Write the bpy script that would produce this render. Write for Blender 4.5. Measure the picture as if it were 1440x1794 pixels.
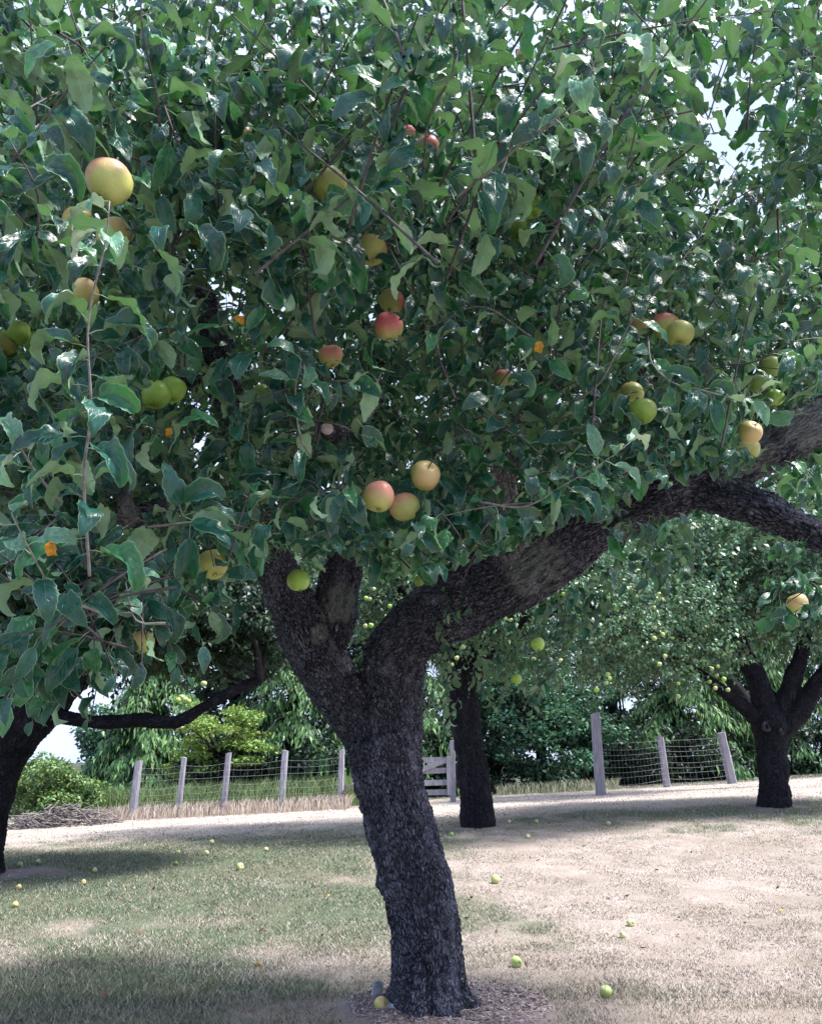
import bpy, math, random
import numpy as np
from mathutils import Vector, Matrix
for o in list(bpy.data.objects): bpy.data.objects.remove(o)
S = bpy.context.scene
C = S.collection
rng = np.random.default_rng(7)
random.seed(7)

# ------------------------------------------------------------------ camera, world, sun, exposure
F = 1544.0; PITCH = math.radians(15.7); EYE = 1.45
cam = bpy.data.cameras.new('camera'); camo = bpy.data.objects.new('camera', cam); C.objects.link(camo)
camo.location = (0, 0, EYE); camo.rotation_euler = (math.radians(90) + PITCH, 0, 0)
cam.sensor_fit = 'HORIZONTAL'; cam.sensor_width = 36; cam.lens = 36 * F / 1440
cam.clip_start = 0.05; cam.clip_end = 3000
S.camera = camo
SUN_EL = math.radians(60); SUN_AZ = math.radians(97)       # azimuth clockwise from +Y
w = bpy.data.worlds.new('World'); S.world = w; w.use_nodes = True
nt = w.node_tree; nt.nodes.clear()
wo = nt.nodes.new('ShaderNodeOutputWorld'); bg = nt.nodes.new('ShaderNodeBackground')
sky = nt.nodes.new('ShaderNodeTexSky'); sky.sky_type = 'NISHITA'; sky.sun_disc = False
sky.sun_elevation = SUN_EL; sky.sun_rotation = SUN_AZ; sky.dust_density = 2.0; sky.air_density = 1.1
tc = nt.nodes.new('ShaderNodeTexCoord'); mp = nt.nodes.new('ShaderNodeMapping'); mp.inputs['Scale'].default_value = (1, 1, 2.2)
nz = nt.nodes.new('ShaderNodeTexNoise'); nz.inputs['Scale'].default_value = 2.2; nz.inputs['Detail'].default_value = 8
nz.inputs['Roughness'].default_value = 0.6
rp = nt.nodes.new('ShaderNodeValToRGB'); rp.color_ramp.elements[0].position = 0.30; rp.color_ramp.elements[1].position = 0.62
rp.color_ramp.elements[0].color = (.45, .45, .45, 1); rp.color_ramp.elements[1].color = (1, 1, 1, 1)
mx = nt.nodes.new('ShaderNodeMix'); mx.data_type = 'RGBA'
mx.inputs[7].default_value = (8.2, 9.8, 13.4, 1)          # bright thin cloud
nt.links.new(tc.outputs['Generated'], mp.inputs[0]); nt.links.new(mp.outputs[0], nz.inputs[0])
nt.links.new(nz.outputs[0], rp.inputs[0]); nt.links.new(rp.outputs[0], mx.inputs[0])
nt.links.new(sky.outputs[0], mx.inputs[6]); nt.links.new(mx.outputs[2], bg.inputs[0])
bg.inputs[1].default_value = 0.063
nt.links.new(bg.outputs[0], wo.inputs[0])
sl = bpy.data.lights.new('sun', 'SUN'); slo = bpy.data.objects.new('sun', sl); C.objects.link(slo)
sl.energy = 4.8; sl.angle = math.radians(8); sl.color = (1, .96, .92)
sd = Vector((math.sin(SUN_AZ) * math.cos(SUN_EL), math.cos(SUN_AZ) * math.cos(SUN_EL), math.sin(SUN_EL)))
slo.rotation_euler = sd.to_track_quat('Z', 'Y').to_euler()
slo.location = (10, -10, 20)
S.view_settings.view_transform = 'Standard'; S.view_settings.look = 'None'
S.view_settings.exposure = 1.15; S.view_settings.gamma = 1; S.view_settings.use_curve_mapping = False
S.cycles.max_bounces = 5; S.cycles.diffuse_bounces = 1; S.cycles.glossy_bounces = 2
S.cycles.transmission_bounces = 3; S.cycles.transparent_max_bounces = 4
S.cycles.use_adaptive_sampling = True

# ------------------------------------------------------------------ geometry helpers
FWD = np.array([0, math.cos(PITCH), math.sin(PITCH)]); UPV = np.array([0, -math.sin(PITCH), math.cos(PITCH)])
RGT = np.array([1., 0, 0]); EYEP = np.array([0, 0, EYE])
def at(px, py, d):
    """point d metres in front of the lens"""
    px = np.asarray(px, float); py = np.asarray(py, float); d = np.asarray(d, float)
    v = FWD + ((px - 720) / F)[..., None] * RGT + ((897 - py) / F)[..., None] * UPV
    return EYEP + v * d[..., None]
def atY(px, py, Y):
    v = FWD + (px - 720) / F * RGT + (897 - py) / F * UPV
    return EYEP + v * (Y / v[1])
def dep(p): return (np.asarray(p) - EYEP) @ FWD
def proj(p):
    q = np.asarray(p) - EYEP; d = q @ FWD
    return 720 + F * (q @ RGT) / d, 897 - F * (q @ UPV) / d, d
def sstep(a, b, x):
    t = np.clip((x - a) / (b - a), 0, 1); return t * t * (3 - 2 * t)
def gz(x, y):
    x = np.asarray(x, float); y = np.asarray(y, float)
    z = 0.52 * sstep(5.5, 17, y) + 0.05 * x * np.clip((y - 6) / 12, 0, 1) * np.clip(1.6 - np.abs(x) / 30, 0, 1)
    return z - 0.09 * np.clip(y - 25, 0, 60)
def ghit(px, py):
    v = FWD + (px - 720) / F * RGT + (897 - py) / F * UPV
    t = np.linspace(3, 40, 8000); P = EYEP + t[:, None] * v
    k = np.argmax(P[:, 2] < gz(P[:, 0], P[:, 1]))
    p = P[k].copy(); p[2] = gz(p[0], p[1]); return p
def hash3(i, j, k, s=0):
    h = (i * 374761393 + j * 668265263 + k * 2147483647 + s * 974711) & 0xffffffff
    h = ((h ^ (h >> 13)) * 1274126177) & 0xffffffff
    h = ((h ^ (h >> 16)) * 2246822519) & 0xffffffff
    return ((h ^ (h >> 15)) & 0xffffff) / 16777215.0
def vnoise(P, s=0):
    P = np.asarray(P, float); I = np.floor(P).astype(np.int64); f = P - I; f = f * f * (3 - 2 * f)
    r = 0
    for a in (0, 1):
        for b in (0, 1):
            for c in (0, 1):
                wgt = (f[:, 0] if a else 1 - f[:, 0]) * (f[:, 1] if b else 1 - f[:, 1]) * (f[:, 2] if c else 1 - f[:, 2])
                r = r + wgt * hash3(I[:, 0] + a, I[:, 1] + b, I[:, 2] + c, s)
    return r
def fbm(P, o=4, s=0):
    r = 0; a = 0.5; P = np.asarray(P, float)
    for k in range(o): r = r + a * vnoise(P * 2 ** k + 17.3 * k, s + k); a *= .5
    return r / (1 - .5 ** o)
def worley(P, s=0):
    I = np.floor(P).astype(np.int64); f1 = np.full(len(P), 9.); f2 = np.full(len(P), 9.)
    for a in (-1, 0, 1):
        for b in (-1, 0, 1):
            for c in (-1, 0, 1):
                J = I + np.array([a, b, c])
                q = J + np.stack([hash3(J[:, 0], J[:, 1], J[:, 2], s + t) for t in (1, 2, 3)], 1)
                d = np.linalg.norm(P - q, axis=1)
                f2 = np.minimum(f2, np.maximum(f1, d)); f1 = np.minimum(f1, d)
    return f1, f2

def np_mesh(name, V, Fc, uv=None, rnd=None, vec=None, mat=None, smooth=True, extra=None, matidx=None):
    """V (n,3); Fc list of index arrays (m,3)/(m,4)"""
    me = bpy.data.meshes.new(name)
    if not isinstance(Fc, (list, tuple)): Fc = [Fc]
    loops = np.concatenate([f.ravel() for f in Fc]).astype(np.int32)
    tot = np.concatenate([np.full(len(f), f.shape[1]) for f in Fc]).astype(np.int32)
    st = np.concatenate([[0], np.cumsum(tot)[:-1]]).astype(np.int32)
    me.vertices.add(len(V)); me.vertices.foreach_set('co', np.ascontiguousarray(V, np.float32).ravel())
    me.loops.add(len(loops)); me.loops.foreach_set('vertex_index', loops)
    me.polygons.add(len(tot)); me.polygons.foreach_set('loop_start', st)
    if matidx is not None: me.polygons.foreach_set('material_index', matidx.astype(np.int32))
    me.update(calc_edges=True)
    me.polygons.foreach_set('use_smooth', np.full(len(tot), smooth))
    if uv is not None:
        u = me.uv_layers.new(name='UVMap'); u.data.foreach_set('uv', np.ascontiguousarray(uv[loops], np.float32).ravel())
    if rnd is not None:
        a = me.attributes.new('rnd', 'FLOAT', 'POINT'); a.data.foreach_set('value', np.ascontiguousarray(rnd, np.float32))
    if vec is not None:
        a = me.attributes.new('barkco', 'FLOAT_VECTOR', 'POINT'); a.data.foreach_set('vector', np.ascontiguousarray(vec, np.float32).ravel())
    for k, v in (extra or {}).items():
        a = me.attributes.new(k, 'FLOAT', 'POINT'); a.data.foreach_set('value', np.ascontiguousarray(v, np.float32))
    if mat is not None:
        for m in (mat if isinstance(mat, (list, tuple)) else [mat]): me.materials.append(m)
    me.validate(clean_customdata=False)
    return me
def tag(o, label=None, cat=None, group=None, kind=None):
    if label: o['label'] = label
    if cat: o['category'] = cat
    if group: o['group'] = group
    if kind: o['kind'] = kind
    return o
def link(name, me, parent=None):
    o = bpy.data.objects.new(name, me); C.objects.link(o)
    if parent is not None:
        o.parent = parent
        if parent.type == 'EMPTY': o.matrix_parent_inverse = Matrix.Translation(-Vector(parent.location))
    return o
def empty(name, loc, label, cat, group=None):
    o = bpy.data.objects.new(name, None); C.objects.link(o); o.location = [float(c) for c in loc]; o.empty_display_size = .2
    return tag(o, label, cat, group)

class Geo:
    def __init__(s): s.V = []; s.Q = []; s.T = []; s.n = 0; s.X = []
    def add(s, V, Q=None, T=None, x=0.0):
        V = np.asarray(V, float); s.V.append(V)
        if Q is not None and len(Q): s.Q.append(np.asarray(Q) + s.n)
        if T is not None and len(T): s.T.append(np.asarray(T) + s.n)
        s.X.append(np.full(len(V), x)); s.n += len(V)
    def mesh(s, name, mat, smooth=True, **k):
        f = []
        if s.Q: f.append(np.concatenate(s.Q))
        if s.T: f.append(np.concatenate(s.T))
        return np_mesh(name, np.concatenate(s.V), f, rnd=np.concatenate(s.X), mat=mat, smooth=smooth, **k)
def frames(P):
    P = np.asarray(P, float); T = np.gradient(P, axis=0); T /= np.linalg.norm(T, axis=1)[:, None] + 1e-9
    a = np.array([0, 1., 0]) if abs(T[0][1]) < .8 else np.array([1., 0, 0])
    A = []
    for t in T:
        a = a - (a @ t) * t; a = a / (np.linalg.norm(a) + 1e-9); A.append(a)
    A = np.array(A); B = np.cross(T, A)
    return T, A, B
def spline(P, R, step):
    P = np.asarray(P, float); R = np.asarray(R, float)
    if len(P) < 3:
        n = max(2, int(np.linalg.norm(P[1] - P[0]) / step) + 1); t = np.linspace(0, 1, n)[:, None]
        return P[0] * (1 - t) + P[1] * t, R[0] * (1 - t[:, 0]) + R[1] * t[:, 0]
    Q = np.vstack([2 * P[0] - P[1], P, 2 * P[-1] - P[-2]]); oP = []; oR = []
    for i in range(len(P) - 1):
        n = max(2, int(np.linalg.norm(P[i + 1] - P[i]) / step) + 1)
        for t in np.linspace(0, 1, n, endpoint=False):
            a, b, c, d = Q[i:i + 4]
            oP.append(.5 * ((2 * b) + (c - a) * t + (2 * a - 5 * b + 4 * c - d) * t * t + (-a + 3 * b - 3 * c + d) * t ** 3))
            u = t * t * (3 - 2 * t); oR.append(R[i] * (1 - u) + R[i + 1] * u)
    oP.append(P[-1]); oR.append(R[-1])
    return np.array(oP), np.array(oR)
def tube(g, P, R, sides=6, step=None, cap=True, x=0.0):
    P = np.asarray(P, float); R = np.asarray(R, float)
    if step: P, R = spline(P, R, step)
    T, A, B = frames(P); th = np.arange(sides) * 2 * math.pi / sides
    V = P[:, None, :] + R[:, None, None] * (np.cos(th)[None, :, None] * A[:, None, :] + np.sin(th)[None, :, None] * B[:, None, :])
    n = len(P); V = V.reshape(-1, 3); i = np.arange(n - 1)[:, None] * sides; j = np.arange(sides)[None, :]; k = (j + 1) % sides
    Q = np.stack([i + j, i + k, i + k + sides, i + j + sides], -1).reshape(-1, 4)
    Tr = []
    if cap:
        V = np.vstack([V, P[0], P[-1]]); c0 = n * sides; c1 = c0 + 1
        jj = np.arange(sides); kk = (jj + 1) % sides; e = (n - 1) * sides
        Tr = np.concatenate([np.stack([kk, jj, np.full(sides, c0)], 1), np.stack([e + jj, e + kk, np.full(sides, c1)], 1)])
    g.add(V, Q, Tr, x)
def box(g, c, s, R=None, x=0.0, jit=0.0):
    v = np.array([[a, b, d] for a in (-1, 1) for b in (-1, 1) for d in (-1, 1)]) * np.array(s) / 2
    if jit: v = v + rng.normal(0, jit, v.shape)
    if R is not None: v = v @ np.array(R).T
    q = [[0, 1, 3, 2], [4, 6, 7, 5], [0, 4, 5, 1], [2, 3, 7, 6], [0, 2, 6, 4], [1, 5, 7, 3]]
    g.add(v + np.array(c), q, None, x)

# ------------------------------------------------------------------ material helpers
class N:
    def __init__(s, name):
        s.m = bpy.data.materials.new(name); s.m.use_nodes = True; s.t = s.m.node_tree; s.t.nodes.clear()
        s.out = s.n('OutputMaterial')
    def n(s, ty, **k):
        n = s.t.nodes.new('ShaderNode' + ty)
        for a, b in k.items(): setattr(n, a, b)
        return n
    def put(s, sock, v):
        if hasattr(v, 'is_output') or isinstance(v, bpy.types.NodeSocket): s.t.links.new(v, sock)
        else: sock.default_value = v
    def math(s, op, a, b=None, c=None, clamp=False):
        n = s.n('Math', operation=op, use_clamp=clamp); s.put(n.inputs[0], a)
        if b is not None: s.put(n.inputs[1], b)
        if c is not None: s.put(n.inputs[2], c)
        return n.outputs[0]
    def mix(s, f, a, b, bt='MIX'):
        n = s.n('Mix', data_type='RGBA', blend_type=bt); s.put(n.inputs[0], f)
        for i, v in ((6, a), (7, b)): s.put(n.inputs[i], v if not isinstance(v, tuple) else (v + (1,))[:4])
        return n.outputs[2]
    def ss(s, x, a, b, lo=0., hi=1.):
        n = s.n('MapRange', interpolation_type='SMOOTHSTEP'); s.put(n.inputs[0], x)
        for i, v in zip((1, 2, 3, 4), (a, b, lo, hi)): n.inputs[i].default_value = v
        return n.outputs[0]
    def noise(s, vec, scale, detail=3, rough=.5, dist=0):
        n = s.n('TexNoise'); s.put(n.inputs['Vector'], vec); n.inputs['Scale'].default_value = scale
        n.inputs['Detail'].default_value = detail; n.inputs['Roughness'].default_value = rough; n.inputs['Distortion'].default_value = dist
        return n.outputs[0]
    def scale(s, vec, xyz):
        n = s.n('Mapping'); s.put(n.inputs[0], vec); n.inputs['Scale'].default_value = xyz; return n.outputs[0]
    def attr(s, name, vec=False):
        n = s.n('Attribute', attribute_name=name); return n.outputs['Vector' if vec else 'Fac']
    def bump(s, h, strength=.5, dist=.01):
        n = s.n('Bump'); s.put(n.inputs['Height'], h); n.inputs['Strength'].default_value = strength; n.inputs['Distance'].default_value = dist
        return n.outputs[0]
    def bsdf(s, col, rough=.6, spec=.5, normal=None, **k):
        n = s.n('BsdfPrincipled'); s.put(n.inputs['Base Color'], col if not isinstance(col, tuple) else (col + (1,))[:4])
        s.put(n.inputs['Roughness'], rough); s.put(n.inputs['Specular IOR Level'], spec)
        if normal is not None: s.put(n.inputs['Normal'], normal)
        for a, b in k.items(): s.put(n.inputs[a.replace('_', ' ')], b)
        return n.outputs[0]
    def done(s, sh): s.t.links.new(sh, s.out.inputs[0]); return s.m

def leaf_mat(name, dark, mid, light, under, trans, veins=True, rough=.36, transf=.22, spec=.5):
    m = N(name)
    oi = m.n('ObjectInfo'); r = m.math('FRACT', m.math('ADD', m.attr('rnd'), oi.outputs['Random']))
    geo = m.n('NewGeometry')
    col = m.mix(m.ss(r, 0., .6), dark, mid); col = m.mix(m.ss(r, .68, 1.), col, light)
    und = m.mix(m.ss(r, .2, .9), under, tuple(c * .72 for c in under))
    nrm = None
    if veins:
        uv = m.n('UVMap'); sp = m.n('SeparateXYZ'); m.put(sp.inputs[0], uv.outputs[0])
        u, v = sp.outputs[0], sp.outputs[1]
        a = m.math('MULTIPLY', m.math('ABSOLUTE', m.math('SUBTRACT', v, .5)), 2)
        rib = m.ss(a, .02, .09, 1, 0)
        ph = m.math('FRACT', m.math('SUBTRACT', m.math('MULTIPLY', u, 8.5), m.math('MULTIPLY', a, 2.1)))
        lat = m.ss(m.math('ABSOLUTE', m.math('SUBTRACT', ph, .5)), 0., .11, 1, 0)
        vn = m.math('MAXIMUM', rib, m.math('MULTIPLY', lat, .55))
        blot = m.noise(m.scale(uv.outputs[0], (6, 5, 1)), 1.3, 4, .6)
        col = m.mix(m.ss(blot, .35, .75), col, tuple(c * 1.45 for c in mid))
        col = m.mix(m.math('MULTIPLY', vn, .42), col, tuple(c * 2.6 + .01 for c in mid))
        rimf = m.ss(a, .86, 1., 0, .5)
        col = m.mix(rimf, col, tuple(min(1, c * 1.5) for c in under))
        und = m.mix(m.math('MULTIPLY', vn, .35), und, tuple(min(1, c * 1.45) for c in under))
        pet = m.ss(u, -.01, .01, 1, 0)
        col = m.mix(pet, col, tuple(c * .95 for c in under)); und = m.mix(pet, und, under)
        h = m.math('SUBTRACT', m.noise(m.scale(uv.outputs[0], (7, 6, 1)), 1., 1, .4), m.math('MULTIPLY', vn, .55))
        nrm = m.bump(h, .5, .003)
    base = m.mix(geo.outputs['Backfacing'], col, und)
    rg = m.math('ADD', rough, m.math('MULTIPLY', geo.outputs['Backfacing'], .35))
    sp_ = m.math('SUBTRACT', spec, m.math('MULTIPLY', geo.outputs['Backfacing'], spec * .7))
    sh = m.bsdf(base, rg, sp_, nrm)
    tr = m.n('BsdfTranslucent'); m.put(tr.inputs[0], m.mix(.35, trans + (1,), base))
    ms = m.n('MixShader'); ms.inputs[0].default_value = transf
    m.t.links.new(sh, ms.inputs[1]); m.t.links.new(tr.outputs[0], ms.inputs[2])
    return m.done(ms.outputs[0])
L_NEAR = leaf_mat('apple_leaf', (.001, .014, .015), (.005, .062, .048), (.055, .225, .06), (.20, .32, .20), (.12, .42, .04), transf=.13, rough=.37, spec=.62)
L_PALE = leaf_mat('young_apple_leaf', (.06, .16, .11), (.10, .23, .15), (.16, .30, .18), (.40, .50, .38), (.2, .36, .12))
L_OLD = leaf_mat('yellow_leaf', (.55, .22, .02), (.62, .30, .03), (.65, .40, .05), (.6, .38, .10), (.6, .3, .03))
L_MID = leaf_mat('apple_leaf_far', (.030, .095, .055), (.065, .17, .095), (.15, .28, .14), (.22, .29, .20), (.14, .3, .08), veins=False, rough=.42)
L_PALEF = leaf_mat('bright_lit_apple_leaf_far', (.06, .13, .075), (.11, .20, .11), (.20, .29, .16), (.28, .34, .25), (.18, .34, .1), veins=False, rough=.42)  # lighter leaf copy, the bright light on that crown put into its colour
L_MIDD = leaf_mat('apple_leaf_shaded_tree', (.007, .028, .022), (.013, .045, .030), (.026, .065, .036), (.10, .14, .10), (.08, .18, .05), veins=False, rough=.45)  # dark leaf copy, the left crown's shade put into its colour
L_YEL = leaf_mat('yellow_green_leaf', (.10, .22, .045), (.18, .33, .07), (.30, .42, .10), (.24, .30, .10), (.3, .4, .05), veins=False, rough=.5)
L_BUSH = leaf_mat('bush_leaf', (.06, .15, .05), (.13, .25, .08), (.28, .36, .12), (.16, .22, .10), (.2, .34, .06), veins=False, rough=.5)
L_CEDAR = leaf_mat('cedar_spray', (.028, .085, .034), (.07, .18, .055), (.17, .30, .08), (.05, .10, .05), (.08, .2, .05), veins=False, rough=.55, transf=.15)
L_TEAL = leaf_mat('blue_green_leaf', (.022, .09, .058), (.05, .17, .10), (.11, .27, .14), (.12, .19, .13), (.08, .22, .08), veins=False, rough=.45)
L_DARK = leaf_mat('dark_wood_leaf', (.008, .026, .02), (.014, .042, .028), (.026, .065, .036), (.05, .08, .05), (.04, .1, .03), veins=False, rough=.55)

def bark_mat(name, c0, c1, c2, sc=62., lichen=.5):
    m = N(name); co = m.attr('barkco', True)
    d = m.n('TexNoise'); m.put(d.inputs['Vector'], co); d.inputs['Scale'].default_value = 18; d.inputs['Detail'].default_value = 4
    vm = m.n('VectorMath', operation='MULTIPLY_ADD'); m.put(vm.inputs[0], d.outputs['Color']); vm.inputs[1].default_value = (.05, .05, .05); m.put(vm.inputs[2], co)
    wv = vm.outputs[0]
    vo = m.n('TexVoronoi', feature='DISTANCE_TO_EDGE'); m.put(vo.inputs['Vector'], wv); vo.inputs['Scale'].default_value = sc
    vc = m.n('TexVoronoi'); m.put(vc.inputs['Vector'], wv); vc.inputs['Scale'].default_value = sc
    fine = m.noise(wv, sc * 3.2, 5, .65); big = m.noise(co, 5, 4, .6)
    sp = m.n('SeparateXYZ'); m.put(sp.inputs[0], vc.outputs['Color'])
    edge = m.math('ADD', m.ss(vo.outputs[0], .0, .2), m.math('MULTIPLY', m.ss(big, .3, .7), .45), clamp=True)
    col = m.mix(m.ss(fine, .3, .7), c1, c2)
    col = m.mix(m.math('MULTIPLY', sp.outputs[0], .5), col, tuple(c * 1.7 for c in c2))
    col = m.mix(edge, c0, col)
    col = m.mix(m.ss(big, .35, .7, 0, .5), col, tuple(c * .55 for c in c1))
    pt = m.noise(m.scale(co, (1, 1, 1.4)), 11, 5, .65); col = m.mix(m.math('MULTIPLY', m.ss(pt, .48, .66), edge), col, tuple(c * 1.7 for c in c2))
    fl = m.noise(wv, sc * 1.5, 6, .75); col = m.mix(m.ss(fl, .55, .64, 0, .9), col, tuple(c * 3.6 for c in c2))
    ln = m.noise(co, 34, 8, .8); lf = m.math('ADD', ln, m.math('MULTIPLY', m.attr('lichen'), .25))
    lm = m.math('MULTIPLY', m.ss(lf, .63, .72), m.math('ADD', lichen, m.attr('lichen'), clamp=True))
    col = m.mix(lm, col, m.mix(fine, (.07, .085, .10), (.36, .39, .40)))
    h = m.math('ADD', m.math('MULTIPLY', edge, .8), m.math('ADD', m.math('MULTIPLY', fine, .5), m.math('MULTIPLY', lm, .3)))
    return m.done(m.bsdf(col, m.ss(fine, 0, 1, .85, .6), .14, m.bump(h, 1., .018)))
BARK = bark_mat('apple_bark', (.003, .003, .006), (.018, .018, .030), (.095, .10, .135))
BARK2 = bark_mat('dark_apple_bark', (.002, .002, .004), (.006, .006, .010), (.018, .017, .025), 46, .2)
def simple(name, c1, c2, scale=20, rough=.6, spec=.4, bump=.4, bd=.004, vec='Object', stretch=(1, 1, 1)):
    m = N(name); t = m.n('TexCoord'); v = m.scale(t.outputs[vec], stretch)
    n = m.noise(v, scale, 5, .6); r = m.attr('rnd')
    col = m.mix(m.ss(n, .3, .7), c1, c2); col = m.mix(m.math('MULTIPLY', r, .4), col, tuple(c * .6 for c in c1))
    return m.done(m.bsdf(col, rough, spec, m.bump(n, bump, bd)))
TWIG = simple('twig_bark', (.035, .026, .030), (.10, .082, .09), 60)
BOUGH = simple('bough_bark', (.012, .010, .014), (.035, .030, .038), 30, .9)
TWIGP = simple('young_twig_bark', (.12, .10, .10), (.26, .24, .235), 60)
WOODP = simple('weathered_grey_post_wood', (.20, .19, .24), (.42, .41, .48), 9, .8, .2, .8, .01, stretch=(6, 6, .5))
WIRE = simple('galvanised_wire', (.25, .27, .30), (.42, .44, .47), 30, .5, .5)
STICK = simple('dead_stick', (.12, .10, .10), (.28, .25, .25), 15, .8)
CUTW = simple('cut_wood_face', (.45, .38, .36), (.70, .62, .60), 60, .8)
STONE = simple('grey_stone', (.26, .28, .34), (.46, .48, .54), 25, .8)

def apple_mat(name, base, flush, lo, hi, rough=.32):
    m = N(name); t = m.n('TexCoord'); o = t.outputs['Object']; sp = m.n('SeparateXYZ'); m.put(sp.inputs[0], o)
    n = m.noise(o, 22, 4, .6); n2 = m.noise(m.scale(o, (60, 60, 9)), 1.6, 3, .6)
    # flush grows on the side that faced the sun while ripening
    dirv = m.n('VectorMath', operation='DOT_PRODUCT'); m.put(dirv.inputs[0], o); dirv.inputs[1].default_value = (.35, -.45, .82)
    k = m.math('ADD', m.math('MULTIPLY', dirv.outputs['Value'], 22), m.math('ADD', m.math('MULTIPLY', n, .9), m.math('MULTIPLY', n2, .35)))
    f = m.ss(k, lo, hi)
    col = m.mix(m.ss(n, .3, .7), base, tuple(c * .8 for c in base)); col = m.mix(f, col, flush)
    vo = m.n('TexVoronoi'); m.put(vo.inputs['Vector'], o); vo.inputs['Scale'].default_value = 190
    col = m.mix(m.ss(vo.outputs[0], .12, .2, .55, 0), col, tuple(min(1, c * 1.35 + .05) for c in base))
    return m.done(m.bsdf(col, m.ss(n, .2, .8, rough, rough + .14), .45, m.bump(n, .15, .002), Subsurface_Weight=.08, Subsurface_Scale=.01))
A_GREEN = apple_mat('green_apple_skin', (.32, .55, .09), (.42, .55, .14), .2, 1.6)
A_YEL = apple_mat('yellow_apple_skin', (.42, .46, .13), (.64, .47, .22), .2, 1.3)
A_ORG = apple_mat('orange_flushed_apple_skin', (.50, .52, .16), (.74, .30, .24), .15, 1.3)
A_PINK = apple_mat('pink_flushed_apple_skin', (.46, .52, .16), (.70, .17, .19), .0, 1.1)
A_LIME = apple_mat('lime_fallen_apple_skin', (.38, .50, .16), (.50, .56, .24), .2, 1.4)
A_SHADED = apple_mat('shaded_green_apple_skin', (.17, .30, .06), (.26, .30, .08), .2, 1.4)  # darker copy of the green skin, shade put into the colour
A_PALE = apple_mat('pale_fallen_apple_skin', (.48, .52, .22), (.60, .60, .30), .2, 1.4)

# ------------------------------------------------------------------ leaf shapes
def leaf_shape(seg, cross, curl, fold, twist, wave, serr=.0, width=.30, petiole=True, roll=0., ph=0.):
    u = np.linspace(0, 1, seg + 1); hw = width * np.sin(np.pi * np.clip(u, 0, 1) ** .82) ** .78 * (1 - .12 * u)
    hw[0] = .012; hw[-1] = .003
    ang = -curl * (u ** 1.4); y = np.zeros(seg + 1); z = np.zeros(seg + 1)
    for i in range(1, seg + 1):
        a = (ang[i] + ang[i - 1]) / 2 + .35; y[i] = y[i - 1] + math.cos(a) / seg; z[i] = z[i - 1] + math.sin(a) / seg
    V = []; UV = []
    vs = np.linspace(-1, 1, 2 * cross + 1)
    for i in range(seg + 1):
        a = ang[i] + .35; T = np.array([0, math.cos(a), math.sin(a)]); Nn = np.array([0, -math.sin(a), math.cos(a)]); X = np.array([1., 0, 0])
        t = twist * u[i]; X2 = X * math.cos(t) + Nn * math.sin(t); N2 = -X * math.sin(t) + Nn * math.cos(t)
        for v in vs:
            wv = hw[i] * (1 + (serr * (1 if i % 2 else -1) if abs(v) > .99 and 0 < i < seg else 0))
            av = abs(v); fz = av * math.sin(fold) - roll * av ** 3
            fz += .6 * wave * math.sin(u[i] * 15 + ph + (1.9 if v < 0 else 0)) * av ** 2 + .3 * wave * math.sin(u[i] * 27 + ph * 2 + 5 * av)
            p = np.array([0, y[i], z[i]]) + X2 * wv * v * math.cos(fold * .9) + N2 * hw[i] * fz
            V.append(p); UV.append((max(u[i], .012), v * .5 + .5))
    V = np.array(V); UV = np.array(UV); k = len(vs)
    Q = []
    for i in range(seg):
        for j in range(k - 1):
            a = i * k + j; Q.append([a, a + 1, a + k + 1, a + k])
    Q = np.array(Q)
    if petiole:
        n = len(V); pv = []
        for s, (yy, zz) in enumerate(((-.26, -.05), (-.12, -.0), (.02, .008))):
            for th in (0, 2.1, 4.2): pv.append([.011 * math.cos(th), yy, zz + .011 * math.sin(th)])
        V = np.vstack([V, pv]); UV = np.vstack([UV, np.tile([-.1, .5], (9, 1))])
        pq = [[n + s * 3 + a, n + s * 3 + (a + 1) % 3, n + s * 3 + 3 + (a + 1) % 3, n + s * 3 + 3 + a] for s in range(2) for a in range(3)]
        Q = np.vstack([Q, pq])
        V = V + np.array([0, .26, .05])
    return V, Q, UV
HI = []; ME = []; ML = []; LO = []
lr = np.random.default_rng(3)
for k in range(14):
    p = dict(curl=lr.uniform(.7, 3.0), fold=lr.uniform(.25, 1.0), twist=lr.uniform(-1.1, 1.1), wave=lr.uniform(.14, .42), width=lr.uniform(.24, .32), roll=lr.uniform(0, .5), ph=lr.uniform(0, 6))
    HI.append(leaf_shape(18, 2, serr=.05, **p)); ME.append(leaf_shape(8, 1, serr=.04, **p)); ML.append(leaf_shape(4, 1, serr=.0, **dict(p, petiole=False, twist=p['twist'] * .6)))
for k in range(5):
    LO.append(leaf_shape(2, 1, curl=lr.uniform(.3, 1.5), fold=lr.uniform(.1, .6), twist=lr.uniform(-.5, .5), wave=0, width=.32, petiole=False))
FAR = [(np.array([[-.3, .35, .04], [0, 0, 0], [.3, .4, .05], [0, 1., -.12]]), np.array([[0, 1, 2, 3]]), np.array([[0, .5], [.5, 0], [1, .5], [.5, 1.]]))]
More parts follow.
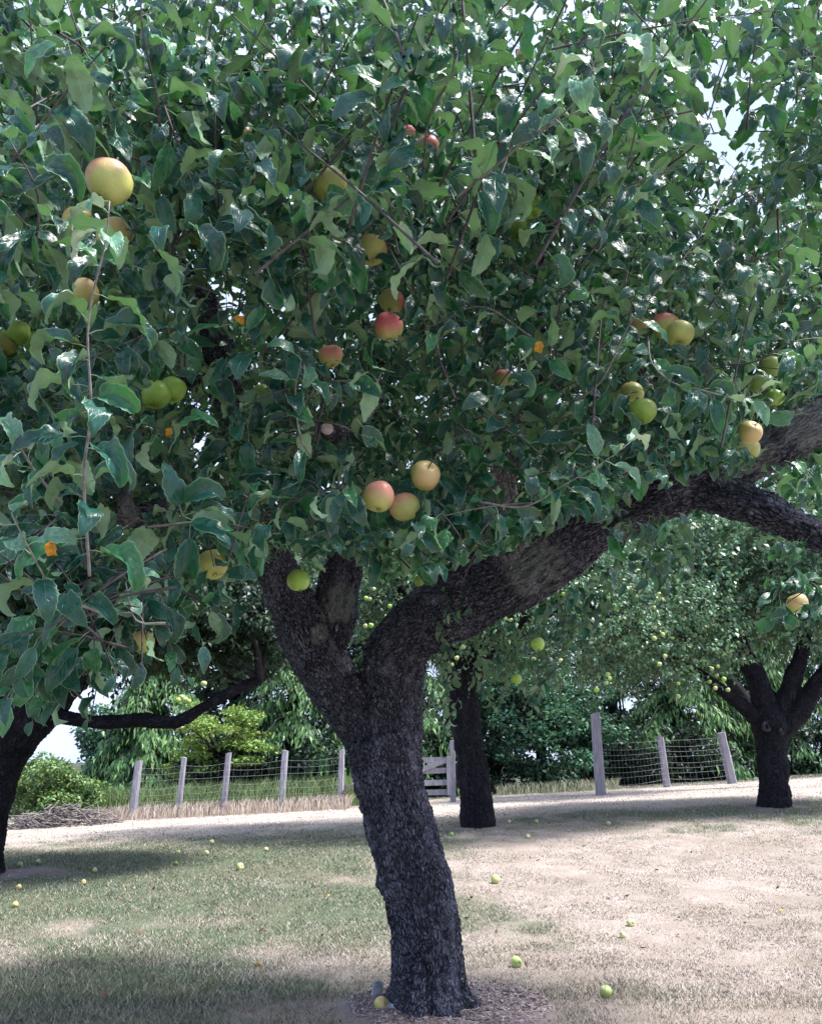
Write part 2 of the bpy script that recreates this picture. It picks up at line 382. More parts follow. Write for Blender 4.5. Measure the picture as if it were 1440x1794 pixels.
def inst(shapes, which, P, R, s):
    """joined mesh arrays of many leaves. R columns = X, Y(length), Z(normal)"""
    Vs, Qs, Us, Rn = [], [], [], []; n = 0
    for k, (V, Q, U) in enumerate(shapes):
        idx = np.where(which % len(shapes) == k)[0]
        if not len(idx): continue
        W = np.einsum('mij,vj->mvi', R[idx], V) * s[idx, None, None] + P[idx, None, :]
        Vs.append(W.reshape(-1, 3)); q = Q[None] + (np.arange(len(idx)) * len(V))[:, None, None] + n
        Qs.append(q.reshape(-1, Q.shape[1])); Us.append(np.tile(U, (len(idx), 1)))
        Rn.append(np.repeat(rng.random(len(idx)), len(V))); n += len(idx) * len(V)
    return np.concatenate(Vs), np.concatenate(Qs), np.concatenate(Us), np.concatenate(Rn)
def nrmz(a): return a / (np.linalg.norm(a, axis=-1, keepdims=True) + 1e-9)
def leaf_frames(T, phase, grav, rg, out=.9, nb=.5, outv=None):
    """orientation of leaves that leave a shoot of direction T at angle phase"""
    m = len(T); T = nrmz(T); a = np.tile([0., 0, 1], (m, 1)); a[np.abs(T[:, 2]) > .95] = [1., 0, 0]
    A = nrmz(np.cross(T, a)); B = np.cross(T, A)
    rad = np.cos(phase)[:, None] * A + np.sin(phase)[:, None] * B
    L = nrmz(T * .45 + rad * out - np.array([0, 0, 1.]) * grav[:, None] + rg.normal(0, .16, (m, 3)))
    N0 = np.array([0, 0, 1.]) * .5 + T * .3 + rg.normal(0, nb, (m, 3)) + (0 if outv is None else outv * .6)
    Z = nrmz(N0 - (N0 * L).sum(1)[:, None] * L); X = np.cross(L, Z)
    return np.stack([X, L, Z], -1)
def shoots(P0, D, Ln, nleaf, size, droop, rg, grav=(.3, 1.3), cen=None):
    """vectorised shoots -> leaf positions, frames, scales and centre lines"""
    m = len(P0); t = (np.arange(nleaf) + .8) / nleaf; tt = t[None, :, None]
    pos = P0[:, None] + D[:, None] * Ln[:, None, None] * tt - np.array([0, 0, 1.]) * (droop[:, None] * t[None] ** 2)[..., None]
    tan = D[:, None] * Ln[:, None, None] - np.array([0, 0, 1.]) * (2 * droop[:, None] * t[None])[..., None]
    ph = (np.arange(nleaf)[None] * 2.4 + rg.uniform(0, 6.3, m)[:, None]) + rg.normal(0, .3, (m, nleaf))
    sc = size * (1 - .45 * t[None] ** 3) * rg.uniform(.65, 1.15, (m, nleaf))
    pos = pos.reshape(-1, 3); tan = tan.reshape(-1, 3)
    R = leaf_frames(tan, ph.ravel(), rg.uniform(*grav, m * nleaf), rg, outv=None if cen is None else nrmz(pos - np.array(cen)))
    return pos, R, sc.ravel()
def wood_show(px, py, dd, k=1.0):
    o = np.zeros(len(px), bool)
    for pts, wd, dm in (([(500, 1015), (560, 1160)], 52, 6), ([(602, 1015), (590, 1080)], 40, 6), ([(700, 1130), (860, 1045), (940, 1020), (1020, 985)], 52, 4.9), ([(1040, 945), (1110, 905), (1250, 870), (1330, 870)], 42, 4), ([(1370, 780), (1460, 735)], 40, 4), ([(1280, 880), (1440, 945)], 34, 4)):
        for (x1, y1), (x2, y2) in zip(pts[:-1], pts[1:]):
            vx, vy = x2 - x1, y2 - y1; t = np.clip(((px - x1) * vx + (py - y1) * vy) / (vx * vx + vy * vy), 0, 1)
            o |= (np.hypot(px - x1 - t * vx, py - y1 - t * vy) < wd * k) & (dd < dm)
    return o
twg_ref = [None]
def twig_geo(g, P0, D, Ln, droop, r0, sides=4, n=4):
    for i in range(len(P0)):
        if g is twg_ref[0]:
            q = P0[i] + D[i] * Ln[i] * np.linspace(0, 1, 9)[:, None]; a, b, c = proj(q)
            if (np.hypot(a[:, None] - apx[:, 0], b[:, None] - apx[:, 1]) < apx[:, 2] * 1.05)[(c < 3.4)].any(): continue
            if wood_show(a, b, c, 1.7).any() or c.min() < 1.1 or ((b > 1000) & (a > 420) & (a < 760)).any(): continue
        t = np.linspace(0, 1, n); P = P0[i] + D[i] * Ln[i] * t[:, None]; P[:, 2] -= droop[i] * t ** 2
        tube(g, P, np.linspace(r0[i], r0[i] * .35, n), sides, cap=False)

# ------------------------------------------------------------------ ground
def ell(px, py, rx, ry, X, Y):
    """soft blob on the lawn round the spot seen at px,py with radii in metres"""
    p = ghit(px, py); return np.exp(-(((X - p[0]) / rx) ** 2 + ((Y - p[1]) / ry) ** 2))
def green_mask(X, Y):
    P = np.stack([X * .45, Y * .45, np.zeros_like(X)], -1).reshape(-1, 3)
    n = fbm(P, 4, 5).reshape(X.shape); n2 = fbm(P * 6, 3, 9).reshape(X.shape)
    g = -.02 + (n - .5) * 1.5 + (n2 - .5) * 1.0
    for a in ((150, 1520, 2.4, 2.2, .75), (60, 1600, 1.4, .6, .6), (520, 1480, 1.8, 2.0, .55), (330, 1580, 1.6, .6, .55), (200, 1720, 1.4, .5, .4), (250, 1650, 1.6, .5, .35),
              (520, 1730, 1.2, .3, .35), (960, 1436, 1.7, 1.2, .7), (1250, 1420, 2.8, .9, .5), (1000, 1640, .9, .7, .55), (1020, 1740, .8, .3, .45),
              (1200, 1770, .9, .3, .3), (1000, 1700, 1.1, .5, .4), (1330, 1740, .7, .3, .3), (620, 1600, .8, .5, .25)):
        g = g + a[4] * ell(a[0], a[1], a[2], a[3], X, Y)
    g = g + .5 * (1 - sstep(-.6, 1.0, X - .05 * Y)) * (1 - sstep(12, 15, Y))  # left lawn greener, with some of the crown shade put into the colour
    for a in ((1200, 1520, 2.6, 1.0, .45), (1380, 1640, .9, .9, .3), (560, 1545, .9, .35, .2)):
        g = g - a[4] * ell(a[0], a[1], a[2], a[3], X, Y)
    g = g - .8 * sstep(15.5, 18, Y - .12 * X)
    return np.clip(g, 0, 1)
TB = ghit(752, 1766); LB = ghit(-30, 1535); MB_ = ghit(838, 1450); RB = ghit(1357, 1415)
def sun_band(X, Y):  # lighter straw towards the fence, sunlight put into the colour
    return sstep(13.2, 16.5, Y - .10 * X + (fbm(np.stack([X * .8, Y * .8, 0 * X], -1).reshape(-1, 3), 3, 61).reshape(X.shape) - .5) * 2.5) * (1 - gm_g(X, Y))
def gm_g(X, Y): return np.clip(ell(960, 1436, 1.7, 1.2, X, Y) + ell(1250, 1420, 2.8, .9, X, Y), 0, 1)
def dirt_mask(X, Y):
    P = np.stack([X * 3, Y * 3, np.zeros_like(X)], -1).reshape(-1, 3); n = (fbm(P, 4, 21).reshape(X.shape) - .5) * 2.2
    d = 0
    for (b, rx, ry, ox) in ((TB, .62, .55, .12), (LB, .75, .5, .15), (MB_, .5, .4, 0), (RB, .5, .35, 0)):
        r = np.sqrt(((X - b[0] - ox) / rx) ** 2 + ((Y - b[1]) / ry) ** 2)
        d = np.maximum(d, 1 - sstep(.75, 1.15, r + n * .5))
    return d
def axis(lo, hi, a, b, step):
    mid = np.arange(a, b, step); l = [a]; s = step
    while l[-1] > lo: s *= 1.25; l.append(l[-1] - s)
    r = [mid[-1]]; s = step
    while r[-1] < hi: s *= 1.25; r.append(r[-1] + s)
    return np.concatenate([np.array(l[1:])[::-1], mid, np.array(r[1:])])
xs = axis(-900, 900, -9, 13, .09); ys = axis(-200, 1500, 3, 25, .09)
X, Y = np.meshgrid(xs, ys); Z = gz(X, Y)
gm = green_mask(X, Y); dm = dirt_mask(X, Y)
Z = Z + (fbm(np.stack([X * 4, Y * 4, 0 * X], -1).reshape(-1, 3), 3, 2).reshape(X.shape) - .5) * .03 + dm * .02
nx, ny = len(xs), len(ys); I = np.arange(ny - 1)[:, None] * nx + np.arange(nx - 1)[None]
Q = np.stack([I, I + 1, I + nx + 1, I + nx], -1).reshape(-1, 4)
m = N('dry_lawn'); t = m.n('TexCoord').outputs['Object']
n1 = m.noise(t, 3, 6, .65); n2 = m.noise(t, 85, 5, .7); n3 = m.noise(m.scale(t, (1, 1.6, 1)), 160, 3, .7)
straw = m.mix(m.ss(n1, .35, .65), (.36, .30, .265), (.47, .41, .375)); straw = m.mix(m.ss(n2, .35, .7, 0, .6), straw, (.24, .185, .155))
grn = m.mix(m.ss(n2, .3, .7), (.06, .09, .055), (.15, .175, .11))
col = m.mix(m.ss(m.math('ADD', m.attr('green'), m.math('MULTIPLY', m.math('SUBTRACT', n2, .5), .9)), .15, .75), straw, grn)
dirtc = m.mix(m.ss(n2, .35, .65), (.13, .10, .11), (.33, .27, .27))
n0 = m.noise(t, .9, 5, .6); col = m.mix(m.ss(n0, .4, .65, 0, .45), col, (.20, .165, .12)); col = m.mix(m.attr('dirt'), col, dirtc)
col = m.mix(m.ss(n3, .4, .75, 0, .35), col, (.10, .09, .07))
col = m.mix(m.math('MULTIPLY', m.attr('sun_band'), .7), col, m.mix(m.ss(n2, .3, .7), (.42, .36, .32), (.56, .485, .44)))  # sunlit fence band painted lighter on the ground
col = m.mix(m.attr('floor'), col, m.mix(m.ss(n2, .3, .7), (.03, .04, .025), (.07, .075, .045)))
LAWN = m.done(m.bsdf(col, .9, .15, m.bump(m.math('ADD', n2, m.math('MULTIPLY', n3, .6)), .8, .012)))
go = link('ground', np_mesh('ground', np.stack([X, Y, Z], -1).reshape(-1, 3), Q, mat=LAWN, extra={'green': gm.ravel(), 'dirt': dm.ravel(), 'sun_band': sun_band(X, Y).ravel(), 'floor': sstep(20.6, 22., Y - .16 * np.clip(X, -3, 14) + .3 * (X > 3)).ravel()}))
tag(go, 'mown lawn half dried to straw with green patches under the trees', kind='structure')

# grass blades
def gz2(x, y): return gz(x, y)
NB = 600000
d = 4.2 * (25 / 4.2) ** (rng.random(NB) ** 1.15); ax = rng.uniform(-.62, .62, NB)
bx = ax * d + rng.normal(0, .1, NB); by = d.copy()
gmask = green_mask(bx, by); dmask = dirt_mask(bx, by)
keep = (rng.random(NB) > dmask * .93) & (rng.random(NB) < 1.15 - .45 * (by > 17))
for b, r in ((TB, .2), (LB, .3), (MB_, .25), (RB, .27)): keep &= np.hypot(bx - b[0], by - b[1]) > r
bx, by, gmask = bx[keep], by[keep], gmask[keep]; NB = len(bx); dd = by
hh = rng.uniform(.008, .024, NB) * (1 + .5 * (1 - sstep(6, 8.5, dd))) * (.8 + .5 * gmask) * (1 + .02 * dd); ww = (.0012 + .00028 * dd) * rng.uniform(.7, 1.3, NB)
th = rng.uniform(0, 6.28, NB); ln = rng.uniform(.2, 1.5, NB) * hh; la = rng.uniform(0, 6.28, NB)
base = np.stack([bx, by, gz(bx, by) - .004], -1); wv = np.stack([np.cos(th), np.sin(th), 0 * th], -1) * ww[:, None]
tip = base + np.stack([np.cos(la) * ln, np.sin(la) * ln, hh], -1)
V = np.stack([base - wv, base + wv, tip], 1).reshape(-1, 3)
isg = (rng.random(NB) < .10 + .68 * sstep(.05, 1.1, gmask + rng.normal(0, .2, NB))).astype(float)
tone = sstep(.38, .66, fbm(np.stack([bx * .9, by * .9, 0 * bx], -1), 4, 77))
m = N('grass_blades'); r = m.attr('rnd'); g_ = m.attr('green')
st = m.mix(r, (.37, .305, .27), (.54, .475, .435)); st = m.mix(m.math('MULTIPLY', m.attr('tone'), .42), st, m.mix(r, (.19, .165, .11), (.38, .33, .24))); gr = m.mix(r, (.06, .105, .065), (.18, .225, .13))
BL = m.done(m.bsdf(m.mix(g_, m.mix(m.attr('sun_band'), st, m.mix(r, (.42, .36, .32), (.62, .54, .48))), gr), .7, .2))
go = link('grass', np_mesh('grass', V, np.arange(NB * 3).reshape(-1, 3), mat=BL, rnd=np.repeat(rng.random(NB), 3), extra={'green': np.repeat(isg, 3), 'sun_band': np.repeat(sun_band(bx, by), 3), 'tone': np.repeat(tone, 3)}, smooth=False))
tag(go, 'short mown grass, straw coloured with green patches', 'grass', kind='stuff')
# chips and litter round trunks and sparse over the lawn
def flakes(name, label, n, region, c1, c2, smin, smax, cat):
    px_, py_ = region(n); P = np.stack([px_, py_, gz(px_, py_) + rng.uniform(.004, .03, n)], -1); m_ = len(P)
    A = nrmz(rng.normal(0, 1, (m_, 3)) * [1, 1, .25]); B = nrmz(np.cross(A, np.array([0, 0, 1.]) + rng.normal(0, .35, (m_, 3))))
    s = rng.uniform(smin, smax, m_)[:, None]; h = np.cross(A, B) * s * .15
    V = np.stack([P - A * s, P - B * s * .35 + h, P + A * s, P + B * s * .4 + h], 1).reshape(-1, 3)
    o = link(name, np_mesh(name, V, np.arange(m_ * 4).reshape(-1, 4), mat=simple(name, c1, c2, 30, .85, .2), rnd=np.repeat(rng.random(m_), 4), smooth=False))
    return tag(o, label, cat, kind='stuff')
def reg_ring(n):
    x, y = [], []
    for b, k, rx in ((TB, .78, .62), (LB, .1, .7), (MB_, .06, .45), (RB, .06, .45)):
        q = int(n * k); r = np.sqrt(rng.random(q)) * rx; a = rng.uniform(0, 6.28, q)
        x.append(b[0] + (.12 if b is TB else 0) + r * np.cos(a)); y.append(b[1] + r * np.sin(a) * .9)
    return np.concatenate(x), np.concatenate(y)
flakes('bark_mulch', 'loose dry bark chips and dead grass round the trunk feet', 9000, reg_ring, (.20, .15, .155), (.54, .45, .45), .006, .024, 'mulch')
def reg_lawn(n):
    d = 4.5 * (17 / 4.5) ** rng.random(n); return rng.uniform(-.55, .55, n) * d, d
flakes('leaf_litter', 'scattered brown leaf bits lying in the lawn', 1100, reg_lawn, (.05, .03, .03), (.26, .15, .11), .008, .036, 'litter')

# ------------------------------------------------------------------ wood of a tree: tubes fused into one skin, barked
def wood_mesh(name, chains, voxel, mat, amp=.012, lich=(), sides=12, knots=()):
    g = Geo(); SP = []; SR = []; ST = []; SA = []; SB = []; SS = []; off = 0
    for P, R in chains:
        p, r = spline(P, R, max(.03, float(np.mean(R)) * .5)); tube(g, p, r, sides)
        T, A, B = frames(p); s = np.concatenate([[0], np.cumsum(np.linalg.norm(np.diff(p, axis=0), axis=1))])
        SP.append(p); SR.append(r); ST.append(T); SA.append(A); SB.append(B); SS.append(s + off); off += 3.7
    for c, rad, nrm_ in knots:      # ring-shaped callus of a healed cut
        T = nrmz(np.array(nrm_, float)); a = nrmz(np.cross(T, [0, 0, 1.])); b = np.cross(T, a); th = np.linspace(0, 2 * math.pi, 17)
        tube(g, np.array(c) + rad * (np.cos(th)[:, None] * a + np.sin(th)[:, None] * b), np.full(17, rad * .42), 8)
    me = g.mesh(name, mat); o = bpy.data.objects.new('tmp', me); C.objects.link(o)
    md = o.modifiers.new('r', 'REMESH'); md.mode = 'VOXEL'; md.voxel_size = voxel
    sm = o.modifiers.new('s', 'SMOOTH'); sm.iterations = 4; sm.factor = .6
    ev = o.evaluated_get(bpy.context.evaluated_depsgraph_get()); me2 = bpy.data.meshes.new_from_object(ev)
    bpy.data.objects.remove(o)
    n = len(me2.vertices); V = np.zeros(n * 3, np.float32); me2.vertices.foreach_get('co', V); V = V.reshape(-1, 3).astype(float)
    Nn = np.zeros(n * 3, np.float32); me2.vertices.foreach_get('normal', Nn); Nn = Nn.reshape(-1, 3)
    SP = np.concatenate(SP); SR = np.concatenate(SR); ST = np.concatenate(ST); SA = np.concatenate(SA); SB = np.concatenate(SB); SS = np.concatenate(SS)
    best = np.zeros(n, int)
    for i in range(0, n, 20000):
        D = np.linalg.norm(V[i:i + 20000, None] - SP[None], axis=2) - SR[None]; best[i:i + 20000] = D.argmin(1)
    q = V - SP[best]; along = SS[best] + (q * ST[best]).sum(1); ca = (q * SA[best]).sum(1); cb = (q * SB[best]).sum(1)
    rr = np.hypot(ca, cb) + 1e-6; R = SR[best]
    co = np.stack([ca / rr * R, cb / rr * R, along * .36], -1)
    wd = co + (np.stack([vnoise(co * 22, 3), vnoise(co * 22, 4), vnoise(co * 22, 5)], -1) - .5) * .03
    wd = wd + (np.stack([vnoise(co * 60, 33), vnoise(co * 60, 34), vnoise(co * 60, 35)], -1) - .5) * .014
    f1, f2 = worley(wd * 52, 8); ridge = sstep(0, .45, f2 - f1) * (.4 + 1.2 * fbm(co * 9, 2, 44))
    dsp = amp * ((ridge - .6) + 1.2 * (fbm(wd * 60, 2, 6) - .5)) + np.minimum(R * .22, .045) * (fbm(V * 5.5, 3, 12) - .5) * 2
    V = V + Nn * dsp[:, None]
    lv = np.zeros(n)
    for c, rad in lich: lv = np.maximum(lv, 1 - sstep(.4, 1.1, np.linalg.norm(V - np.array(c), axis=1) / rad))
    me2.vertices.foreach_set('co', V.astype(np.float32).ravel())
    a = me2.attributes.new('barkco', 'FLOAT_VECTOR', 'POINT'); a.data.foreach_set('vector', co.astype(np.float32).ravel())
    a = me2.attributes.new('lichen', 'FLOAT', 'POINT'); a.data.foreach_set('value', lv.astype(np.float32))
    me2.polygons.foreach_set('use_smooth', np.ones(len(me2.polygons), bool)); me2.materials.clear(); me2.materials.append(mat)
    me2.name = name; me2.update()
    return me2
def chain(pts):
    """pts (px,py,width px,Y) -> points and radii"""
    P = np.array([atY(a, b, y) for a, b, w_, y in pts]); R = np.array([w_ * .5 * dep(p) / F for (a, b, w_, y), p in zip(pts, P)])
    return P, R

# ------------------------------------------------------------------ the near apple tree
tree = empty('apple_tree', TB, 'old leaning apple tree with forked scaly trunk and fruit, nearest the camera', 'tree')
y0 = TB[1]
trunk = chain([(752, 1800, 175, y0), (751, 1768, 146, y0), (752, 1715, 126, y0), (742, 1610, 124, y0), (716, 1500, 128, y0), (692, 1405, 120, y0), (676, 1335, 124, y0), (664, 1285, 125, y0 - .03)])
roots = [(np.array([TB + [.10 * math.cos(a), .10 * math.sin(a), .26], TB + [.21 * math.cos(a), .21 * math.sin(a), .05], TB + [.38 * math.cos(a + .2), .38 * math.sin(a + .2), -.07]]), np.array([.10, .075, .04])) for a in (-1.9, -1.2, -.2, .9, 2.6)]
limbL = chain([(676, 1340, 90, y0), (640, 1275, 96, y0), (605, 1225, 98, y0 - .05), (562, 1160, 100, y0 - .15), (530, 1100, 92, y0 - .3), (502, 1040, 78, y0 - .45), (478, 980, 72, y0 - .7), (452, 900, 72, y0 - 1.1),
               (422, 810, 66, y0 - 1.6), (402, 720, 60, y0 - 2.1), (388, 640, 56, y0 - 2.5), (372, 560, 52, y0 - 2.8), (320, 490, 48, y0 - 3.0), (262, 430, 42, y0 - 3.2), (190, 360, 32, y0 - 3.3), (120, 250, 24, y0 - 3.3)])
limbM = chain([(562, 1150, 74, y0 - .15), (582, 1085, 82, y0 - .2), (597, 1010, 72, y0 - .3), (612, 940, 62, y0 - .5), (640, 850, 50, y0 - .9), (655, 740, 42, y0 - 1.3), (640, 600, 34, y0 - 1.7), (600, 450, 26, y0 - 2), (560, 250, 20, y0 - 2.2)])
limbR = chain([(684, 1345, 90, y0), (692, 1270, 100, y0), (688, 1210, 104, y0 - .08), (690, 1150, 108, y0 - .2), (728, 1098, 116, y0 - .4), (790, 1058, 124, y0 - .65), (855, 1022, 138, y0 - .9), (930, 985, 140, y0 - 1.2), (1010, 932, 116, y0 - 1.4), (1090, 886, 108, y0 - 1.6),
               (1180, 848, 112, y0 - 1.8), (1250, 826, 104, y0 - 1.9), (1322, 798, 88, y0 - 2.0), (1392, 760, 80, y0 - 2.1), (1460, 725, 80, y0 - 2.15), (1560, 680, 66, y0 - 2.2)])
limbR2 = chain([(1210, 850, 70, y0 - 1.85), (1270, 868, 78, y0 - 1.95), (1340, 895, 62, y0 - 2.1), (1400, 925, 56, y0 - 2.2), (1460, 955, 52, y0 - 2.3), (1560, 985, 40, y0 - 2.4)])
hump = chain([(900, 980, 100, y0 - 1.2), (886, 910, 70, y0 - 1.5), (880, 845, 50, y0 - 1.7), (900, 760, 44, y0 - 1.9), (940, 650, 40, y0 - 2.1), (930, 500, 34, y0 - 2.3), (965, 360, 28, y0 - 2.5), (1000, 150, 20, y0 - 2.6)])
up2 = chain([(1050, 905, 80, y0 - 1.5), (1085, 810, 48, y0 - 1.8), (1120, 700, 40, y0 - 2), (1165, 590, 30, y0 - 2.1), (1190, 480, 16, y0 - 2.1)])
low = chain([(430, 835, 54, y0 - 1.5), (380, 850, 44, y0 - 2.1), (310, 880, 42, y0 - 2.8), (240, 905, 42, y0 - 3.3), (215, 880, 36, y0 - 3.5), (222, 800, 20, y0 - 3.5)])
low2 = chain([(390, 650, 46, y0 - 2.5), (320, 655, 44, y0 - 2.6), (230, 650, 40, y0 - 2.7), (120, 655, 34, y0 - 2.8), (-40, 640, 26, y0 - 2.8)])
stub = chain([(640, 800, 30, y0 - 1.2), (600, 770, 34, y0 - 2.2), (573, 751, 30, y0 - 3.3)])
lich = [(atY(935, 1000, y0 - 1.42), .26), (atY(885, 870, y0 - 1.75), .24), (atY(600, 1060, y0 - .4), .2), (atY(225, 890, y0 - 3.5), .2), (atY(1300, 790, y0 - 2.15), .26), (atY(1420, 740, y0 - 2.25), .22),
        (atY(1250, 850, y0 - 2.1), .08), (atY(560, 1110, y0 - .4), .1), (atY(780, 1440, y0 - .2), .06)]
knots = [(atY(936, 1022, y0 - 1.2) + np.array([0, -.21, 0]), .045, (.1, -1, -.1)), (atY(1236, 832, y0 - 1.9) + np.array([0, -.13, 0]), .05, (0, -1, 0))]
link('trunk', wood_mesh('trunk', [trunk, limbL, limbM, limbR, limbR2] + roots, .012, BARK, .011, lich, 16, knots), tree)
for nm, ch in (('branch', hump), ('branch', up2), ('branch', low), ('branch', low2), ('branch', stub)):
    link(nm, wood_mesh('branch', [ch], .012, BARK, .008, lich), tree)
g = Geo(); e = stub[0][-1]; dirn = nrmz(stub[0][-1] - stub[0][-2]); th = np.arange(14) * 2 * math.pi / 14
a_ = nrmz(np.cross(dirn, [0, 0, 1.])); b_ = np.cross(dirn, a_)
tube(g, [e - dirn * .004, e + dirn * .012, e + dirn * .014], [.020, .019, .012], 14)
link('cut_end', g.mesh('cut_end', CUTW), tree)['label'] = 'pale sawn end of a pruned branch'

# apples: (px, py, diameter px, material, label, calyx/stem tilt)
HA = 'apples hanging in the near apple tree'
APL = [
 (190, 319, 80, A_ORG, 'large orange-flushed apple behind the pale tip of the tall upright shoot'),
 (137, 388, 54, A_ORG, 'dusky reddish apple in shade below the large orange-flushed one'),
 (199, 412, 62, A_YEL, 'shaded yellow-green apple just behind the upright shoot, second below its tip'),
 (146, 516, 56, A_YEL, 'shaded yellow-green apple left of the upright shoot, above a round leaf'),
 (203, 522, 34, A_SHADED, 'small dull apple deep in shade right of the upright shoot'),
 (30, 583, 44, A_GREEN, 'green apple at the left edge, topmost of a close group of three'),
 (62, 602, 42, A_GREEN, 'green apple half behind a dark leaf, right one of three at the left edge'),
 (8, 604, 44, A_YEL, 'yellow-green apple cut by the left edge beside two green ones'),
 (130, 606, 36, A_SHADED, 'dark green apple in deep shade behind the upright shoot, below its middle'),
 (272, 692, 53, A_GREEN, 'bright green apple, the left of a touching green pair in dark shade'),
 (303, 683, 48, A_GREEN, 'bright green apple, the right of a touching green pair, partly under a leaf'),
 (424, 240, 42, A_ORG, 'small yellow and pink apple high up among long hanging leaves'),
 (579, 325, 62, A_YEL, 'yellow-olive apple half hidden by two broad dark leaves'),
 (652, 437, 56, A_ORG, 'yellow apple with pink flush below broad dark leaves at the centre top'),
 (686, 527, 44, A_PINK, 'red apple directly above the larger pink and green one'),
 (681, 573, 52, A_PINK, 'pink and green apple directly below the small red one'),
 (579, 623, 42, A_ORG, 'yellow-pink apple behind leaves above the pale sawn branch end'),
 (459, 692, 38, A_GREEN, 'green apple beside the pale crumpled leaf cluster'),
 (662, 871, 57, A_ORG, 'orange-red apple, left one of the cluster of three above the trunk fork'),
 (745, 833, 54, A_YEL, 'yellow apple showing its calyx, topmost of the cluster of three above the fork'),
 (709, 890, 54, A_ORG, 'golden apple, lowest of the cluster of three above the fork'),
 (523, 1018, 40, A_GREEN, 'single green apple hanging in front of the left limb of the trunk'),
 (333, 986, 34, A_GREEN, 'small green apple under the rosette of leaves, left of a bigger yellow-green one'),
 (373, 988, 54, A_YEL, 'yellow-green apple hanging under the rosette of leaves'),
 (250, 1126, 42, A_YEL, 'yellow apple hanging lowest on the left, under drooping leaves'),
 (26, 888, 40, A_SHADED, 'dull green apple among the leaves near the left edge, above an orange leaf'),
 (56, 776, 34, A_GREEN, 'green apple behind leaves near the left edge, below a bent twig'),
 (930, 362, 44, A_GREEN, 'green apple under pale curled leaves, upper one of two at the upper right'),
 (908, 403, 38, A_GREEN, 'green apple under pale curled leaves, lower one of two at the upper right'),
 (1166, 570, 48, A_PINK, 'pink-cheeked apple on the right, overlapping a yellow-green one'),
 (1191, 585, 50, A_YEL, 'yellow-green apple tucked behind the pink-cheeked one on the right'),
 (1121, 572, 34, A_YEL, 'shaded yellow apple left of the pink-cheeked apple, half under a leaf'),
 (1106, 690, 42, A_YEL, 'yellow-green apple above another green one, over the right limb'),
 (1125, 720, 48, A_GREEN, 'green apple hanging lowest of the cluster over the right limb'),
 (1084, 699, 34, A_SHADED, 'dull apple in shade at the left of the cluster over the right limb'),
 (1314, 757, 42, A_YEL, 'yellow-green apple with calyx facing the viewer beside the right limb'),
 (1312, 786, 38, A_YEL, 'yellow-green apple half covered by the one with its calyx showing'),
 (1358, 697, 32, A_GREEN, 'small round green apple just above the lichened right limb'),
 (1350, 643, 38, A_SHADED, 'dull green apple behind leaves above the small round green one on the right'),
 (1328, 672, 34, A_SHADED, 'dull green apple left of the small round green one on the right'),
 (1397, 1057, 36, A_YEL, 'yellow-green apple hanging alone at the right edge under a leaf tuft'),
 (920, 98, 34, A_ORG, 'orange apple high in the tree under a curved leaf'),
 (748, 256, 40, A_PINK, 'red-pink apple high up behind a dark twig'),
 (716, 232, 26, A_PINK, 'little pink apple high up left of the red-pink one'),
 (882, 664, 36, A_PINK, 'small pinkish apple in the middle of the crown among bright leaves'),
 (336, 419, 36, A_SHADED, 'dark green apple in shade above the thick upper left branch'),
 (942, 1129, 24, A_GREEN, 'small green apple hanging in the dark leaves under the right limb'),
 (904, 1190, 19, A_GREEN, 'tiny green apple in dark leaves, lowest under the right limb'),
 (735, 1018, 20, A_SHADED, 'small dark green apple in the fork gap between the limbs'),
 (467, 926, 26, A_YEL, 'small yellow apple showing under leaves left of the fork'),
]
def apple_geo(seed, damage=False):
    r_ = np.random.default_rng(seed); prof = []
    K = 15
    for i in range(K + 1):
        a = math.pi * i / K; rr = math.sin(a) ** .92 * .5; z = .47 * math.cos(a)
        z -= .13 * math.exp(-(rr / .13) ** 2) * (1 if z > 0 else -.75); rr *= 1 + .07 * math.cos(a)
        prof.append((rr, z))
    M = 20; V = []
    for i, (rr, z) in enumerate(prof):
        for j in range(M):
            th = 2 * math.pi * j / M; k = 1 + .03 * math.cos(5 * th) * (1 - i / K * .2) * (1 if z < 0 else .5) + .045 * math.cos(2 * th + seed)
            V.append((rr * k * math.cos(th), rr * k * math.sin(th), z * (1 + .09 * math.sin(th + seed))))
    V = np.array(V); I = np.arange(K)[:, None] * M; J = np.arange(M)[None]; Kk = (J + 1) % M
    Q = np.stack([I + J, I + J + M, I + Kk + M, I + Kk], -1).reshape(-1, 4)
    return V, Q
APG = {}
def apple_mesh(mat, var, size):
    key = (mat.name, var, round(size, 4))
    if key not in APG:
        V, Q = apple_geo(var); APG[key] = np_mesh('apple', V * size, Q, mat=mat)
    return APG[key]
gs = Geo(); tube(gs, [(0, 0, .024), (.001, 0, .036), (.005, .001, .052)], [.0016, .0013, .0022], 6); STEM = gs.mesh('stem', TWIG)
gs = Geo()
for k in range(5):
    a = k * 1.257; gs.add([(0.004 * math.cos(a - .5), .004 * math.sin(a - .5), -.0305), (.004 * math.cos(a + .5), .004 * math.sin(a + .5), -.0305), (.008 * math.cos(a), .008 * math.sin(a), -.0375), (.003 * math.cos(a), .003 * math.sin(a), -.0325)], [[0, 2, 1, 3]])
CALYX = gs.mesh('calyx', simple('calyx', (.05, .04, .02), (.13, .10, .05), 90))
def put_apple(p, dia, mat, label, group, tilt=None, parts=True, name='apple', var=0):
    o = link(name, apple_mesh(mat, var % 4, .078)); o.scale = (dia / .078,) * 3; o.location = [float(c) for c in p]
    o.rotation_euler = tilt or (random.uniform(-.35, .35), random.uniform(-.35, .35), random.uniform(0, 6.28))
    tag(o, label, 'apple', group)
    if parts:
        for n_, me in (('stem', STEM), ('calyx', CALYX)):
            c = bpy.data.objects.new(n_, me); C.objects.link(c); c.parent = o
    return o
